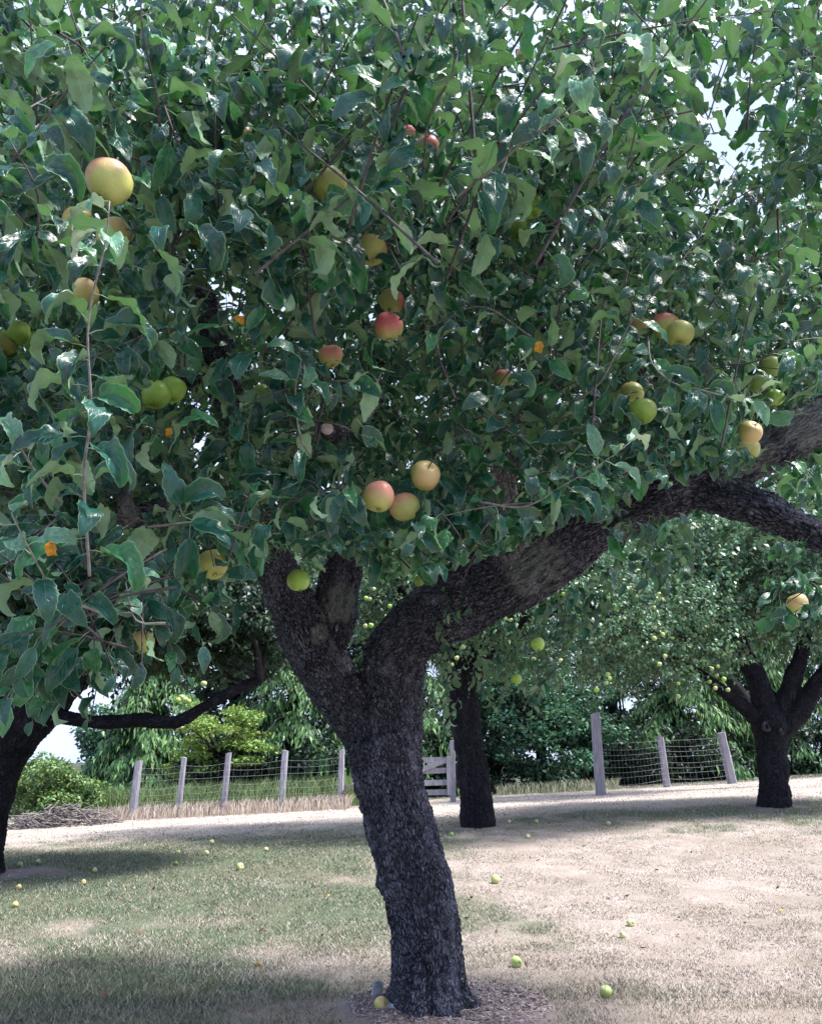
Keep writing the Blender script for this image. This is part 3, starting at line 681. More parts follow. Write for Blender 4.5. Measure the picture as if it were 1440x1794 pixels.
apx = []
for i, (px, py, dm_, mt, lb) in enumerate(APL):
    real = .080 if dm_ > 30 else .066
    if dm_ < 30 and py > 950 and px > 600: real = .062
    d_ = F * real / dm_
    d_ = min(d_, 5.0); real = dm_ * d_ / F
    tl = None
    if lb.find('calyx') >= 0 and 'covered' not in lb: tl = (math.radians(62), 0, .3)
    put_apple(at(px, py, d_), real, mt, lb, HA, tl, True, var=i)
    apx.append((px, py, dm_ / 2, d_))
apx = np.array(apx)

# ---- leaf sampling for the near crown
colX = [-300, 0, 360, 720, 1080, 1440, 1800]; rowY = [-700, 0, 300, 600, 900, 1250]
FD = np.array([[2.2, 2.2, 2.2, 2.2, 2.4, 2.8, 3.0], [1.6, 1.6, 1.75, 1.75, 1.7, 2.3, 2.6], [1.35, 1.35, 1.55, 1.85, 1.75, 2.4, 2.6],
               [1.4, 1.4, 1.9, 2.5, 2.3, 2.4, 2.6], [1.4, 1.35, 1.7, 2.2, 2.2, 2.5, 2.6], [1.4, 1.4, 2.0, 3.5, 3.5, 2.8, 2.8]])
def front(px, py):
    i = np.clip(np.searchsorted(colX, px) - 1, 0, 5); j = np.clip(np.searchsorted(rowY, py) - 1, 0, 4)
    cx = np.array(colX, float); ry = np.array(rowY, float)
    u = np.clip((px - cx[i]) / (cx[i + 1] - cx[i]), 0, 1); v = np.clip((py - ry[j]) / (ry[j + 1] - ry[j]), 0, 1)
    return (FD[j, i] * (1 - u) + FD[j, i + 1] * u) * (1 - v) + (FD[j + 1, i] * (1 - u) + FD[j + 1, i + 1] * u) * v
bX = [-400, 0, 100, 200, 290, 330, 400, 440, 560, 620, 700, 800, 850, 950, 1000, 1050, 1100, 1200, 1300, 1440, 1800]
bY = [1150, 1170, 1150, 1110, 1080, 1030, 985, 950, 930, 935, 950, 960, 985, 965, 940, 890, 850, 800, 780, 750, 750]
def bottom(px): return np.interp(px, bX, bY)
def skyprob(px, py):
    a = 1 - .72 * (1 - sstep(-20, 190, py)) * (px < 1150) - .45 * (1 - sstep(60, 420, py)) * (px >= 1150)
    for cx, cy, rx, ry, k in ((1270, 180, 70, 85, .9), (1180, 330, 70, 60, .6), (1340, 90, 80, 60, .7), (330, 60, 260, 60, .5), (620, 90, 60, 60, .6), (430, 440, 30, 40, .4)):
        a = a * (1 - k * np.exp(-(((px - cx) / rx) ** 2 + ((py - cy) / ry) ** 2) ** 1.5))
    return a
allP, allR, allS, allPar, allTint = [], [], [], [], []     # leaves of the near tree
twg = Geo(); twg_ref[0] = twg
CROWN_C = (.3, 5.0, 2.3)
def add_shoots(n, xr, yr, dr, size, nleaf, updir, seed, lengths=(.22, .5), pos_fn=None, twr=.0028, thin=True):
    rg = np.random.default_rng(seed)
    px = rg.uniform(*xr, n); py = rg.uniform(*yr, n); u = rg.random(n)
    f0 = front(px, py); d_ = f0 + dr[0] + (dr[1] - dr[0]) * u
    ok = py < bottom(px) - 20 + np.where(px > 1030, np.clip((d_ - 4.1) * 140, 0, 85), 0)
    W3 = at(px, py, d_); cl = fbm(W3 * 2.1, 3, 90)
    if thin:
        for hx, hy, hrx, hry, hk, hd in ((340, 590, 120, 190, .85, 2.9), (110, 520, 150, 140, .8, 2.2), (900, 470, 110, 120, .75, 2.9), (1120, 770, 120, 60, .7, 2.9), (860, 170, 70, 70, .6, 2.4), (80, 330, 60, 80, .6, 2.2), (600, 770, 60, 60, .5, 2.6), (1010, 380, 60, 90, .5, 2.6)):
            ok &= ~((rg.random(n) < hk * np.exp(-(((px - hx) / hrx) ** 2 + ((py - hy) / hry) ** 2) ** 2)) & (d_ < hd))
    if thin and dr[1] < 1.5: ok &= rg.random(n) < sstep(.41, .54, cl) * .98 + .03 + .5 * (py < 150)
    gap = ((px - 1268) / 72) ** 2 + ((py - 180) / 85) ** 2 < 1
    ok &= ~(gap & (rg.random(n) < .93))
    if thin: ok &= rg.random(n) < skyprob(px, py)
    px, py, d_ = px[ok], py[ok], d_[ok]; P0 = at(px, py, d_); m_ = len(P0)
    D = nrmz(np.array(updir) + rg.normal(0, .5, (m_, 3))); Ln = rg.uniform(*lengths, m_)
    P0 = P0 - D * Ln[:, None] * .5
    droop = rg.uniform(0, .10, m_) * (Ln / .4)
    p, R, s = shoots(P0, D, Ln, nleaf, size, droop, rg, cen=CROWN_C)
    allP.append(p); allR.append(R); allS.append(s); allPar.append(np.full(len(p), -1)); allTint.append(np.zeros(len(p)))
    twig_geo(twg, P0, D, Ln, droop, np.full(m_, twr), 4, 4)
# front skins, then deeper and deeper
add_shoots(680, (-150, 1560), (-250, 1200), (0, .45), .106, 9, (0, -.35, .3), 11, (.22, .42))
add_shoots(1050, (-200, 1640), (-400, 1180), (.4, 1.1), .100, 11, (0, -.2, .5), 12)
add_shoots(1750, (-250, 1700), (-400, 1150), (.9, 1.9), .098, 12, (0, -.1, .8), 13)
add_shoots(1250, (-250, 1700), (-330, 1050), (1.8, 3.2), .104, 12, (0, 0, .9), 14)
add_shoots(1100, (-200, 1600), (-200, 980), (3.0, 4.8), .105, 13, (0, 0, .9), 15)
add_shoots(1000, (-150, 1180), (140, 960), (2.2, 5.2), .125, 12, (0, 0, .7), 16)
add_shoots(260, (1100, 1600), (420, 800), (1.8, 4.5), .12, 12, (0, 0, .7), 17)
add_shoots(150, (1060, 1600), (640, 860), (1.9, 3.0), .10, 12, (0, 0, .7), 18)
add_shoots(60, (480, 1440), (-60, 780), (-.2, .05), .092, 17, (.3, -.25, .8), 21, (.45, .75), twr=.0034)
add_shoots(24, (-20, 500), (0, 900), (-.1, .1), .088, 15, (.1, -.2, .8), 22, (.4, .65), twr=.0034)
# back fringe hanging behind the trunk
def add_local(spec, size, nleaf, dirv, seed, lengths=(.2, .4), twr=.0028):
    rg = np.random.default_rng(seed); px, py, d_ = [], [], []
    for (cx, cy, rx, ry, dd_, rd, n) in spec:
        px.append(cx + rg.uniform(-1, 1, n) * rx); py.append(cy + rg.uniform(-1, 1, n) * ry); d_.append(dd_ + rg.uniform(-1, 1, n) * rd)
    P0 = at(np.concatenate(px), np.concatenate(py), np.concatenate(d_)); m_ = len(P0)
    D = nrmz(np.array(dirv) + rg.normal(0, .45, (m_, 3))); Ln = rg.uniform(*lengths, m_); droop = rg.uniform(.02, .12, m_)
    p, R, s = shoots(P0 - D * Ln[:, None] * .5, D, Ln, nleaf, size, droop, rg, cen=CROWN_C)
    allP.append(p); allR.append(R); allS.append(s); allPar.append(np.full(len(p), -1)); allTint.append(np.zeros(len(p)))
    twig_geo(twg, P0 - D * Ln[:, None] * .5, D, Ln, droop, np.full(m_, twr), 4, 4)
add_local([(880, 1090, 110, 90, 5.2, .5, 26), (1010, 1040, 60, 60, 4.9, .5, 10), (760, 1060, 60, 60, 6.6, .4, 8), (1110, 960, 60, 35, 3.9, .3, 8), (1180, 930, 40, 20, 3.9, .3, 4), (900, 1180, 60, 40, 5.2, .4, 8),
           (760, 1230, 30, 50, 5.6, .3, 4), (545, 930, 50, 60, 7.0, .3, 34), (545, 1000, 40, 20, 7.2, .3, 6), (680, 960, 50, 50, 7.0, .3, 30), (1000, 860, 60, 30, 5.2, .4, 16), (700, 680, 110, 90, 6.2, .3, 50), (1150, 620, 120, 80, 5.6, .3, 40)], .095, 12, (0, 0, -.6), 31)
add_local([(1395, 1020, 42, 36, 2.9, .1, 6), (1425, 880, 50, 60, 3.0, .3, 14), (1390, 850, 50, 30, 3.3, .2, 8)], .085, 10, (-.1, -.3, .2), 32, (.12, .25))
add_local([(90, 1060, 110, 55, 1.6, .2, 26), (230, 1050, 70, 50, 1.7, .2, 18), (30, 1130, 50, 40, 1.6, .2, 5), (60, 960, 90, 60, 1.6, .2, 16), (400, 900, 60, 50, 2.0, .3, 12), (560, 860, 60, 40, 2.1, .2, 10), (700, 960, 60, 25, 2.6, .3, 6),
           (780, 880, 90, 50, 2.3, .2, 16), (900, 925, 80, 45, 2.3, .15, 16), (980, 900, 60, 40, 2.3, .2, 14), (1060, 850, 60, 40, 2.4, .15, 14), (1160, 780, 60, 40, 2.5, .15, 14), (1250, 760, 50, 30, 2.6, .15, 8), (540, 700, 70, 80, 2.0, .15, 16), (465, 920, 40, 30, 2.3, .2, 7), (610, 940, 45, 28, 2.5, .2, 7), (545, 925, 40, 30, 2.2, .2, 5)], .083, 9, (0, -.4, -.1), 33, (.15, .3))

# hand-placed shoots: (points px,py,depth), leaf size, leaves, pale tip?, label
HS = [
 ([(192, 352, 1.28), (180, 450, 1.28), (168, 560, 1.29), (161, 700, 1.30), (155, 850, 1.32), (157, 1010, 1.34)], .080, 21, 1, 'tall upright pale shoot in front on the left'),
 ([(1060, 60, 1.42), (1010, 175, 1.46), (940, 232, 1.52), (860, 300, 1.60), (800, 345, 1.7)], .088, 12, 1, 'long slanting shoot at the upper right'),
 ([(1020, 190, 1.5), (965, 225, 1.52), (915, 255, 1.6)], .08, 4, 1, None),
 ([(790, 10, 1.5), (772, 110, 1.52), (757, 200, 1.55), (742, 300, 1.62)], .082, 8, 0, None),
 ([(1150, 120, 1.75), (1130, 200, 1.75), (1098, 310, 1.78), (1058, 400, 1.82), (1015, 465, 1.9)], .086, 10, 0, None),
 ([(1262, 350, 2.0), (1215, 420, 2.02), (1150, 500, 2.1), (1100, 575, 2.15), (1050, 660, 2.2), (1005, 705, 2.3)], .080, 13, 1, None),
 ([(1330, 690, 1.95), (1290, 690, 1.95), (1225, 688, 2.0), (1180, 665, 2.05), (1148, 640, 2.1), (1135, 590, 2.15)], .072, 11, 1, None),
 ([(1450, 590, 2.0), (1390, 610, 2.0), (1320, 632, 2.05), (1280, 640, 2.1)], .07, 7, 0, None),
 ([(1092, 785, 1.95), (1050, 820, 1.98), (985, 855, 2.02), (920, 872, 2.06), (840, 880, 2.12)], .082, 12, 1, 'shoot reaching out in front of the right limb with hanging leaves'),
 ([(528, 630, 1.85), (520, 700, 1.88), (525, 760, 1.9), (545, 800, 1.95)], .076, 12, 1, 'pale crumpled leafy shoot beside the sawn branch end'),
 ([(248, -20, 1.5), (256, 60, 1.52), (266, 160, 1.55), (280, 220, 1.6)], .078, 7, 0, None),
 ([(112, -20, 1.6), (130, 70, 1.62), (150, 130, 1.7)], .08, 5, 0, None),
 ([(10, 740, 1.3), (62, 812, 1.35), (105, 880, 1.42)], .07, 6, 1, None),
 ([(20, 900, 1.25), (60, 985, 1.3), (105, 1035, 1.36), (180, 1075, 1.45)], .07, 9, 1, None),
 ([(640, 0, 1.6), (600, 90, 1.62), (545, 190, 1.7)], .09, 7, 0, None),
 ([(478, 10, 1.8), (432, 105, 1.85), (380, 165, 1.9), (315, 180, 2.0)], .08, 8, 0, None),
 ([(870, 400, 2.1), (820, 450, 2.15), (760, 495, 2.2), (700, 560, 2.3)], .075, 9, 0, None),
 ([(1350, -10, 2.1), (1325, 110, 2.1), (1308, 230, 2.15)], .08, 8, 0, None),
 ([(1300, 40, 2.0), (1262, 140, 2.05), (1225, 240, 2.1), (1170, 290, 2.2)], .08, 9, 0, None),
 ([(1412, 0, 2.2), (1405, 90, 2.2), (1395, 180, 2.25)], .08, 6, 0, None),
 ([(1410, 360, 2.1), (1370, 420, 2.15), (1300, 470, 2.2), (1240, 540, 2.3)], .08, 9, 0, None),
 ([(20, 250, 1.3), (60, 330, 1.35), (60, 450, 1.4)], .085, 7, 0, None),
 ([(380, -10, 1.9), (368, 50, 1.9), (352, 120, 1.95)], .07, 5, 0, None),
 ([(700, 600, 2.1), (760, 560, 2.1), (850, 540, 2.15), (930, 590, 2.2)], .075, 9, 0, None),
 ([(965, 620, 2.1), (900, 640, 2.1), (860, 700, 2.2)], .078, 7, 0, None),
 ([(220, 1020, 1.5), (245, 1080, 1.5), (290, 1092, 1.5)], .06, 4, 1, 'bare twig end hanging at the lower left'),
]
shoot_objs = []
hr = np.random.default_rng(77)
for k, (pts, sz, nl, pale, lb) in enumerate(HS):
    nl = int(nl * 1.35)
    P = np.array([at(a, b, c) for a, b, c in pts]); P[1:-1] += hr.normal(0, .008, (len(P) - 2, 3)); P, r_ = spline(P, np.linspace(.0010, .0027, len(P)), .02)
    g = Geo(); tube(g, P, r_, 7); o = link('shoot', g.mesh('shoot', TWIGP if pale else TWIG), tree)
    if lb: o['label'] = lb
    shoot_objs.append(o)
    s = np.linspace(0, .93, nl) ** .9 * (len(P) - 1); i = s.astype(int)
    pos = P[i]; tan = -(np.gradient(P, axis=0)[i])
    ph = np.arange(nl) * 2.4 + hr.uniform(0, 6.3) + hr.normal(0, .2, nl)
    sc = sz * np.interp(np.arange(nl), [0, 1, 3, nl], [.85, .9, 1.0, 1.1]) * hr.uniform(.85, 1.15, nl)
    R = leaf_frames(tan, ph, hr.uniform(.15, .9, nl), hr, 1.0, .35, outv=np.tile([0, -1., .2], (nl, 1)))
    allP.append(pos); allR.append(R); allS.append(sc); allPar.append(np.full(nl, k)); allTint.append(np.where(np.arange(nl) < (4 if pale else 0), 1, 0))
# rosette
c = at(320, 905, 1.5); nl = 9; an = np.linspace(0, 2 * math.pi, nl, endpoint=False) + .3
L = nrmz(np.cos(an)[:, None] * RGT * 1.0 + (np.sin(an)[:, None] * .8 - .25) * UPV - np.array([0, .35, 0])); N0 = np.tile([0, -1., .5], (nl, 1)); Zz = nrmz(N0 - (N0 * L).sum(1)[:, None] * L)
allP.append(np.tile(c, (nl, 1))); allR.append(np.stack([np.cross(L, Zz), L, Zz], -1)); allS.append(np.full(nl, .088)); allPar.append(np.full(nl, -1)); allTint.append(np.zeros(nl))

P = np.concatenate(allP); R = np.concatenate(allR); Sc = np.concatenate(allS); Par = np.concatenate(allPar); Ti = np.concatenate(allTint)
cen = P + R[:, :, 1] * (Sc * .75)[:, None] - np.array([0, 0, 1.]) * (Sc * .15)[:, None]
px, py, d_ = proj(cen)
keep = d_ > .85
# leaves do not grow through the fruit, and most hang clear of it
lrad = .30 * Sc / np.maximum(d_, .2) * F
hit = np.zeros(len(P), bool)
for (ax_, ay_, ar, ad) in apx:
    q = np.hypot(px - ax_, (py - ay_)); inner = (q < ar * .95 + lrad * .5) & (d_ < ad + .02) & (np.abs(px) < 3000)
    hit |= inner & ((rng.random(len(P)) < .95) | (q < ar * .6))
    q3 = np.linalg.norm(cen - at(ax_, ay_, ad), axis=1); hit |= q3 < .045
keep &= ~(hit & (Par < 0)) & ~(hit & (Par >= 0) & (rng.random(len(P)) < .2))
for k_, (pts_, *_q) in enumerate(HS):
    if not _q[2]: continue
    for a_, b_ in zip(pts_[:-1], pts_[1:]):
        vx, vy = b_[0] - a_[0], b_[1] - a_[1]; t = np.clip(((px - a_[0]) * vx + (py - a_[1]) * vy) / (vx * vx + vy * vy), 0, 1)
        q = np.hypot(px - a_[0] - t * vx, py - a_[1] - t * vy); keep &= ~((Par < 0) & (q < 95) & (d_ < a_[2] + (b_[2] - a_[2]) * t + .10))
q = np.hypot(px - 320, py - 905); keep &= ~((Par < 0) & (q < 110) & (d_ < 1.55) & (np.linalg.norm(P - at(320, 905, 1.5), axis=1) > .02))
# shows the wood where the photograph does
def near_poly(pts, wd, dmax):
    k = np.zeros(len(P), bool)
    for (x1, y1), (x2, y2) in zip(pts[:-1], pts[1:]):
        vx, vy = x2 - x1, y2 - y1; t = np.clip(((px - x1) * vx + (py - y1) * vy) / (vx * vx + vy * vy), 0, 1)
        k |= np.hypot(px - x1 - t * vx, py - y1 - t * vy) < wd
    return k & (d_ < dmax)
keep &= ~(near_poly([(500, 1015), (560, 1160)], 52, 6) | near_poly([(602, 1015), (590, 1080)], 40, 6) | near_poly([(700, 1130), (860, 1035), (940, 1010), (1020, 970)], 60, 4.9)
          | near_poly([(1110, 905), (1250, 870), (1330, 870)], 38, 4) | near_poly([(1370, 780), (1460, 735)], 40, 4) | near_poly([(1280, 880), (1440, 945)], 34, 4))
keep &= ~(near_poly([(285, 455), (400, 545)], 30, 3.0) & (rng.random(len(P)) < .85))
keep &= ~(near_poly([(225, 870), (225, 935)], 34, 3.4)) & ~near_poly([(573, 751), (573, 752)], 38, 3.6)
keep &= ~(near_poly([(890, 840), (880, 900)], 30, 4.2) & (rng.random(len(P)) < .9))
low_ = (py > 1020) & (px > 420) & (px < 760) & (d_ < 9); keep &= ~low_
P, R, Sc, Par, Ti, cen, px, py, d_ = [a[keep] for a in (P, R, Sc, Par, Ti, cen, px, py, d_)]
NL = len(P); which = rng.integers(0, 14, NL)
# the 300 leaves that show largest become parts of their own
inf = (px > -20) & (px < 1460) & (py > -20) & (py < 1200)
cell = (np.clip(px // 22, -1, 66) + 1).astype(int) * 100 + (np.clip(py // 22, -1, 60) + 1).astype(int)
zb = np.full(8000, 99.)
np.minimum.at(zb, cell, d_)
vis = inf & (d_ < zb[cell] + .12)
score = np.where(vis, Sc / d_, 0); score[Par >= 0] *= 1.5
top = np.argsort(-score)[:300]
HIM = {}
def hi_mesh(k, mat):
    if (k, mat.name) not in HIM:
        V, Qd, U = HI[k]; HIM[(k, mat.name)] = np_mesh('leaf', V, Qd, uv=U, mat=mat)
    return HIM[(k, mat.name)]
for i in top:
    par = shoot_objs[Par[i]] if Par[i] >= 0 else tree
    o = link('leaf', hi_mesh(int(which[i]), L_PALE if Ti[i] else L_NEAR), par)
    M4 = Matrix.Identity(4)
    for a in range(3):
        for b in range(3): M4[a][b] = float(R[i, a, b] * Sc[i])
        M4[a][3] = float(P[i, a])
    o.matrix_basis = M4
rest = np.ones(NL, bool); rest[top] = False
print('near leaves', NL, 'near<2.3', int((rest & (d_ < 2.3)).sum()))
def bulk(name, sel, shapes, mat, parent, label=None):
    V, Qd, U, Rn = inst(shapes, which[sel], P[sel], R[sel], Sc[sel])
    o = link(name, np_mesh(name, V, Qd, uv=U, rnd=Rn, mat=mat), parent); o['kind'] = 'stuff'
    if label: o['label'] = label
    return o
near_ = d_ < 2.5
V1 = inst(HI, which[rest & near_ & inf & (Ti == 0)], *[a[rest & near_ & inf & (Ti == 0)] for a in (P, R, Sc)])
mid_ = rest & ~(near_ & inf) & (Ti == 0) & inf & (d_ < 3.3); far_ = rest & ~(near_ & inf) & (Ti == 0) & ~mid_
V2 = inst(ME, which[mid_], *[a[mid_] for a in (P, R, Sc)]); V3 = inst(ML, which[far_], *[a[far_] for a in (P, R, Sc)])
print('hi', int((rest & near_ & inf).sum()), 'mid', int(mid_.sum()), 'far', int(far_.sum()))
n1 = len(V1[0]); n2_ = n1 + len(V2[0])
o = link('crown', np_mesh('crown', np.concatenate([V1[0], V2[0], V3[0]]), np.concatenate([V1[1], V2[1] + n1, V3[1] + n2_]), uv=np.concatenate([V1[2], V2[2], V3[2]]), rnd=np.concatenate([V1[3], V2[3], V3[3]]), mat=L_NEAR), tree); o['kind'] = 'stuff'
sel = rest & (Ti > 0)
if sel.any(): bulk('young_leaves', sel, HI, L_PALE, tree)
o = link('twigs', twg.mesh('twigs', TWIG), tree); o['kind'] = 'stuff'
# orange leaves, in place
for (x_, y_, dd_, ang, s_, lb) in ((403, 556, 1.9, -.3, .034, 'orange dying leaf below the thick upper left branch'), (88, 938, 1.28, -1.4, .034, 'orange and brown dying leaf at the lower left'), (302, 742, 1.9, -1.8, .034, 'orange streaked leaf below the green apple pair'), (946, 590, 2.3, -1.7, .045, 'brown withered leaf in the middle right of the crown')):
    o = link('leaf', hi_mesh(3, L_OLD), tree); o['label'] = lb
    L_ = nrmz(math.cos(ang) * RGT + math.sin(ang) * UPV - np.array([0, .2, 0])); Z_ = np.array([0, -1., .3]); Z_ = nrmz(Z_ - (Z_ @ L_) * L_); X_ = np.cross(L_, Z_)
    p_ = at(x_, y_, dd_); o.matrix_basis = Matrix([[*(float(v) for v in (X_[a] * s_, L_[a] * s_, Z_[a] * s_, p_[a]))] for a in range(3)] + [[0, 0, 0, 1]])

# ------------------------------------------------------------------ apple trees behind
def crown_shoots(ells, n, nleaf, size, seed, updir=(0, 0, .7), lengths=(.25, .6), bottomcut=None, shell=.55):
    rg = np.random.default_rng(seed); P0, D = [], []
    vol = np.array([e[3] * e[4] * e[5] for e in ells]) ** .8; cnt = (n * vol / vol.sum()).astype(int)
    for (c0, c1, c2, rx, ry, rz), k in zip(ells, cnt):
        v = nrmz(rg.normal(0, 1, (k, 3))); r = shell + (1 - shell) * rg.random(k) ** .6
        lump = 1 + .28 * (fbm(v * 2.3 + seed, 3, seed) - .5) * 2
        P0.append(np.array([c0, c1, c2]) + v * np.array([rx, ry, rz]) * (r * lump)[:, None]); D.append(v)
    P0 = np.concatenate(P0); D = np.concatenate(D)
    if bottomcut is not None: k = P0[:, 2] > bottomcut; P0, D = P0[k], D[k]
    m_ = len(P0); D = nrmz(D * .6 + np.array(updir) + rg.normal(0, .35, (m_, 3))); Ln = rg.uniform(*lengths, m_); droop = rg.uniform(0, .15, m_)
    p, R_, s = shoots(P0, D, Ln, nleaf, size, droop, rg)
    return p, R_, s, (P0, D, Ln, droop)
def apple_bg(name, base, label, chains, ells, n, nleaf, size, mat, seed, bark=BARK2, voxel=.03, **k):
    t = empty(name, base, label, 'tree', 'apple trees further back in the orchard')
    link('trunk', wood_mesh('trunk', chains, voxel, bark, .012), t)
    p, R_, s, tw = crown_shoots(ells, n, nleaf, size, seed, **k)
    sh_ = FAR if base[1] > 14.5 else LO; V, Qd, U, Rn = inst(sh_, rng.integers(0, 5, len(p)) % len(sh_), p, R_, s)
    o = link('crown', np_mesh('crown', V, Qd, uv=U, rnd=Rn, mat=mat), t); o['kind'] = 'stuff'
    g = Geo(); twig_geo(g, tw[0], tw[1], tw[2], tw[3], np.full(len(tw[0]), .004), 3, 3)
    # inner boughs that carry the crown
    rg = np.random.default_rng(seed + 1); tips = [c[0][-1] for c in chains]
    for q in range(26):
        e_ = ells[rg.integers(len(ells))]; tgt = np.array(e_[:3]) + nrmz(rg.normal(0, 1, 3)) * np.array(e_[3:]) * .7
        a = tips[int(np.argmin([np.linalg.norm(t_ - tgt) for t_ in tips]))]
        tube(g, [a, (a + tgt) / 2 + rg.normal(0, .12, 3), tgt], [.045, .028, .012], 5, step=.2)
    o = link('branches', g.mesh('branches', BOUGH), t); o['kind'] = 'stuff'
    return t
def E(px, py, Y_, rx, ry, rz):
    p = atY(px, py, Y_); return (p[0], p[1], p[2], rx, ry, rz)
ly = LB[1]
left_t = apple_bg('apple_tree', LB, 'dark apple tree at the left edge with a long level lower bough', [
    chain([(-52, 1550, 120, ly), (-45, 1500, 96, ly), (-25, 1410, 88, ly), (-5, 1335, 88, ly), (25, 1280, 105, ly), (75, 1225, 92, ly), (130, 1175, 72, ly), (200, 1110, 52, ly), (300, 1030, 36, ly)]),
    chain([(10, 1290, 80, ly), (-30, 1200, 70, ly), (-70, 1080, 50, ly), (-80, 980, 40, ly)]),
    chain([(60, 1240, 46, ly), (110, 1256, 28, ly - .1), (180, 1266, 25, ly - .2), (250, 1262, 26, ly - .3), (308, 1266, 24, ly - .3), (350, 1243, 22, ly - .3), (400, 1215, 20, ly - .2), (455, 1192, 16, ly)]),
    chain([(60, 1200, 60, ly), (140, 1150, 46, ly + .2), (170, 1080, 34, ly + .3)])],
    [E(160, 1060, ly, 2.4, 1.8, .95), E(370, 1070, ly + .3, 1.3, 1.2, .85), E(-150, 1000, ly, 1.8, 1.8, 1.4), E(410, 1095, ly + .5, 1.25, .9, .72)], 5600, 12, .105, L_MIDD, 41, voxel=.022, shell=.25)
my = MB_[1]
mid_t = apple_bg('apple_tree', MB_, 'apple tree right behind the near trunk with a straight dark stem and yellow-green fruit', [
    chain([(840, 1466, 76, my), (838, 1446, 62, my), (832, 1390, 56, my), (824, 1320, 54, my), (814, 1250, 52, my), (806, 1190, 52, my), (790, 1130, 44, my), (740, 1070, 34, my), (680, 1010, 22, my)]),
    chain([(812, 1215, 42, my), (850, 1140, 36, my - .2), (920, 1080, 28, my - .3), (1010, 1040, 18, my - .5)]),
    chain([(808, 1190, 40, my), (830, 1100, 30, my + .3), (850, 1000, 20, my + .5)])],
    [E(960, 1090, my - .4, 2.1, 1.8, .95), E(720, 1050, my, 1.4, 1.5, .95), E(1130, 1120, my - .2, 1.3, 1.3, .85), E(860, 980, my, 2.6, 1.8, 1.0), E(600, 990, my + .6, 1.6, 1.2, 1.0)], 3300, 12, .105, L_MID, 51, voxel=.028, shell=.35)
ry = RB[1]
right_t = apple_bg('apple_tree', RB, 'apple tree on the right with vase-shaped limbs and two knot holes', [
    chain([(1357, 1428, 66, ry), (1357, 1410, 56, ry), (1355, 1360, 53, ry), (1351, 1300, 56, ry), (1346, 1268, 66, ry), (1338, 1235, 40, ry), (1325, 1185, 36, ry), (1300, 1140, 32, ry), (1280, 1080, 22, ry), (1260, 1000, 15, ry)]),
    chain([(1345, 1275, 40, ry), (1305, 1240, 26, ry - .1), (1268, 1212, 22, ry - .2), (1200, 1160, 14, ry - .4)]),
    chain([(1360, 1265, 40, ry), (1385, 1200, 32, ry), (1405, 1140, 26, ry), (1420, 1040, 16, ry)]),
    chain([(1365, 1285, 40, ry), (1405, 1240, 36, ry - .1), (1440, 1190, 32, ry - .2), (1500, 1120, 22, ry - .3)])],
    [E(1230, 1010, ry + .4, 1.7, 1.7, 1.15), E(1190, 1100, ry - .3, 1.2, 1.2, .8), E(1460, 1040, ry, 1.8, 1.6, 1.15), E(1380, 960, ry + .2, 2.2, 1.6, 1.0)], 3300, 12, .12, L_MID, 61, voxel=.028, shell=.4)
for sx, sy, kr in ((1342, 1273, .045), (1368, 1282, .026)):
    p_ = atY(sx, sy, ry - .30); g = Geo(); th = np.linspace(0, 2 * math.pi, 15); wob = 1 + .25 * np.sin(th * 2 + sx) + .12 * np.sin(th * 5)
    tube(g, p_ + np.stack([kr * wob * np.cos(th), .02 * np.sin(th * 2), kr * 1.3 * wob * np.sin(th)], -1), .026 + .010 * np.sin(th + sx), 7)
    link('knot', g.mesh('knot', simple('callus', (.008, .008, .011), (.035, .032, .042), 14)), right_t)
far_y = ry + 4.5
fb = np.array([*atY(1362, 1380, far_y)[:2], 0]); fb[2] = gz(fb[0], fb[1])
apple_bg('apple_tree', fb, 'pale-leaved apple tree furthest back, seen through the arch of the right limb', [
    (np.array([fb - [0, 0, .1], fb + [0, 0, .8], fb + [-.5, 0, 1.8], fb + [-1.4, 0, 3.0]]), np.array([.2, .17, .14, .07])), (np.array([fb + [0, 0, 1.3], fb + [.5, 0, 2.2], fb + [.9, 0, 3.1]]), np.array([.12, .09, .05]))],
    [E(1200, 960, far_y, 2.4, 1.6, 1.3), E(1080, 1050, far_y, 1.6, 1.3, 1.0)], 2000, 12, .10, L_PALEF, 71, voxel=.04, shell=.5)

BGA = [(a, b, 0) for a, b in ((987, 1041), (1098, 1032), (1104, 1030), (1065, 1047), (1155, 1042), (1159, 1050), (1079, 1066), (1117, 1045), (1145, 1065), (1030, 1048), (917, 1062), (836, 1105), (826, 1113), (812, 1133),
   (792, 1165), (785, 1162), (800, 1153), (895, 1087), (906, 1086), (885, 1084), (890, 1128), (872, 1129), (879, 1131), (935, 1155), (955, 1141), (982, 1158), (998, 1131), (1161, 1112), (1146, 1119), (1065, 1182), (1068, 1189),
   (1062, 1197), (980, 1190), (1045, 1209), (1165, 1150), (1155, 1164), (641, 1048), (648, 1050), (655, 1032), (683, 1062), (677, 1080), (640, 1097), (650, 1096), (1147, 1100))]
BGA += [(a, b, 1) for a, b in ((1178, 1118), (1209, 1132), (1258, 1168), (1255, 1184), (1243, 1195), (1253, 1206), (1275, 1209), (1188, 1198), (1188, 1221), (1247, 1172), (1268, 1190))]
BGA += [(a, b, 2) for a, b in ((345, 1061), (357, 1198), (312, 1227), (325, 1226), (318, 1222), (330, 1229))]
gl = (('small yellow-green apple in the crown of the tree right behind the near trunk', 'small apples in the tree behind the near trunk', my - 1.6),
      ('small yellow apple hanging in the lower crown of the right-hand tree', 'small apples in the right-hand tree', ry - 1.6),
      ('small yellow-green apple in the shaded crown of the left-hand tree', 'small apples in the left-hand tree', ly - 1.2))
gs = None
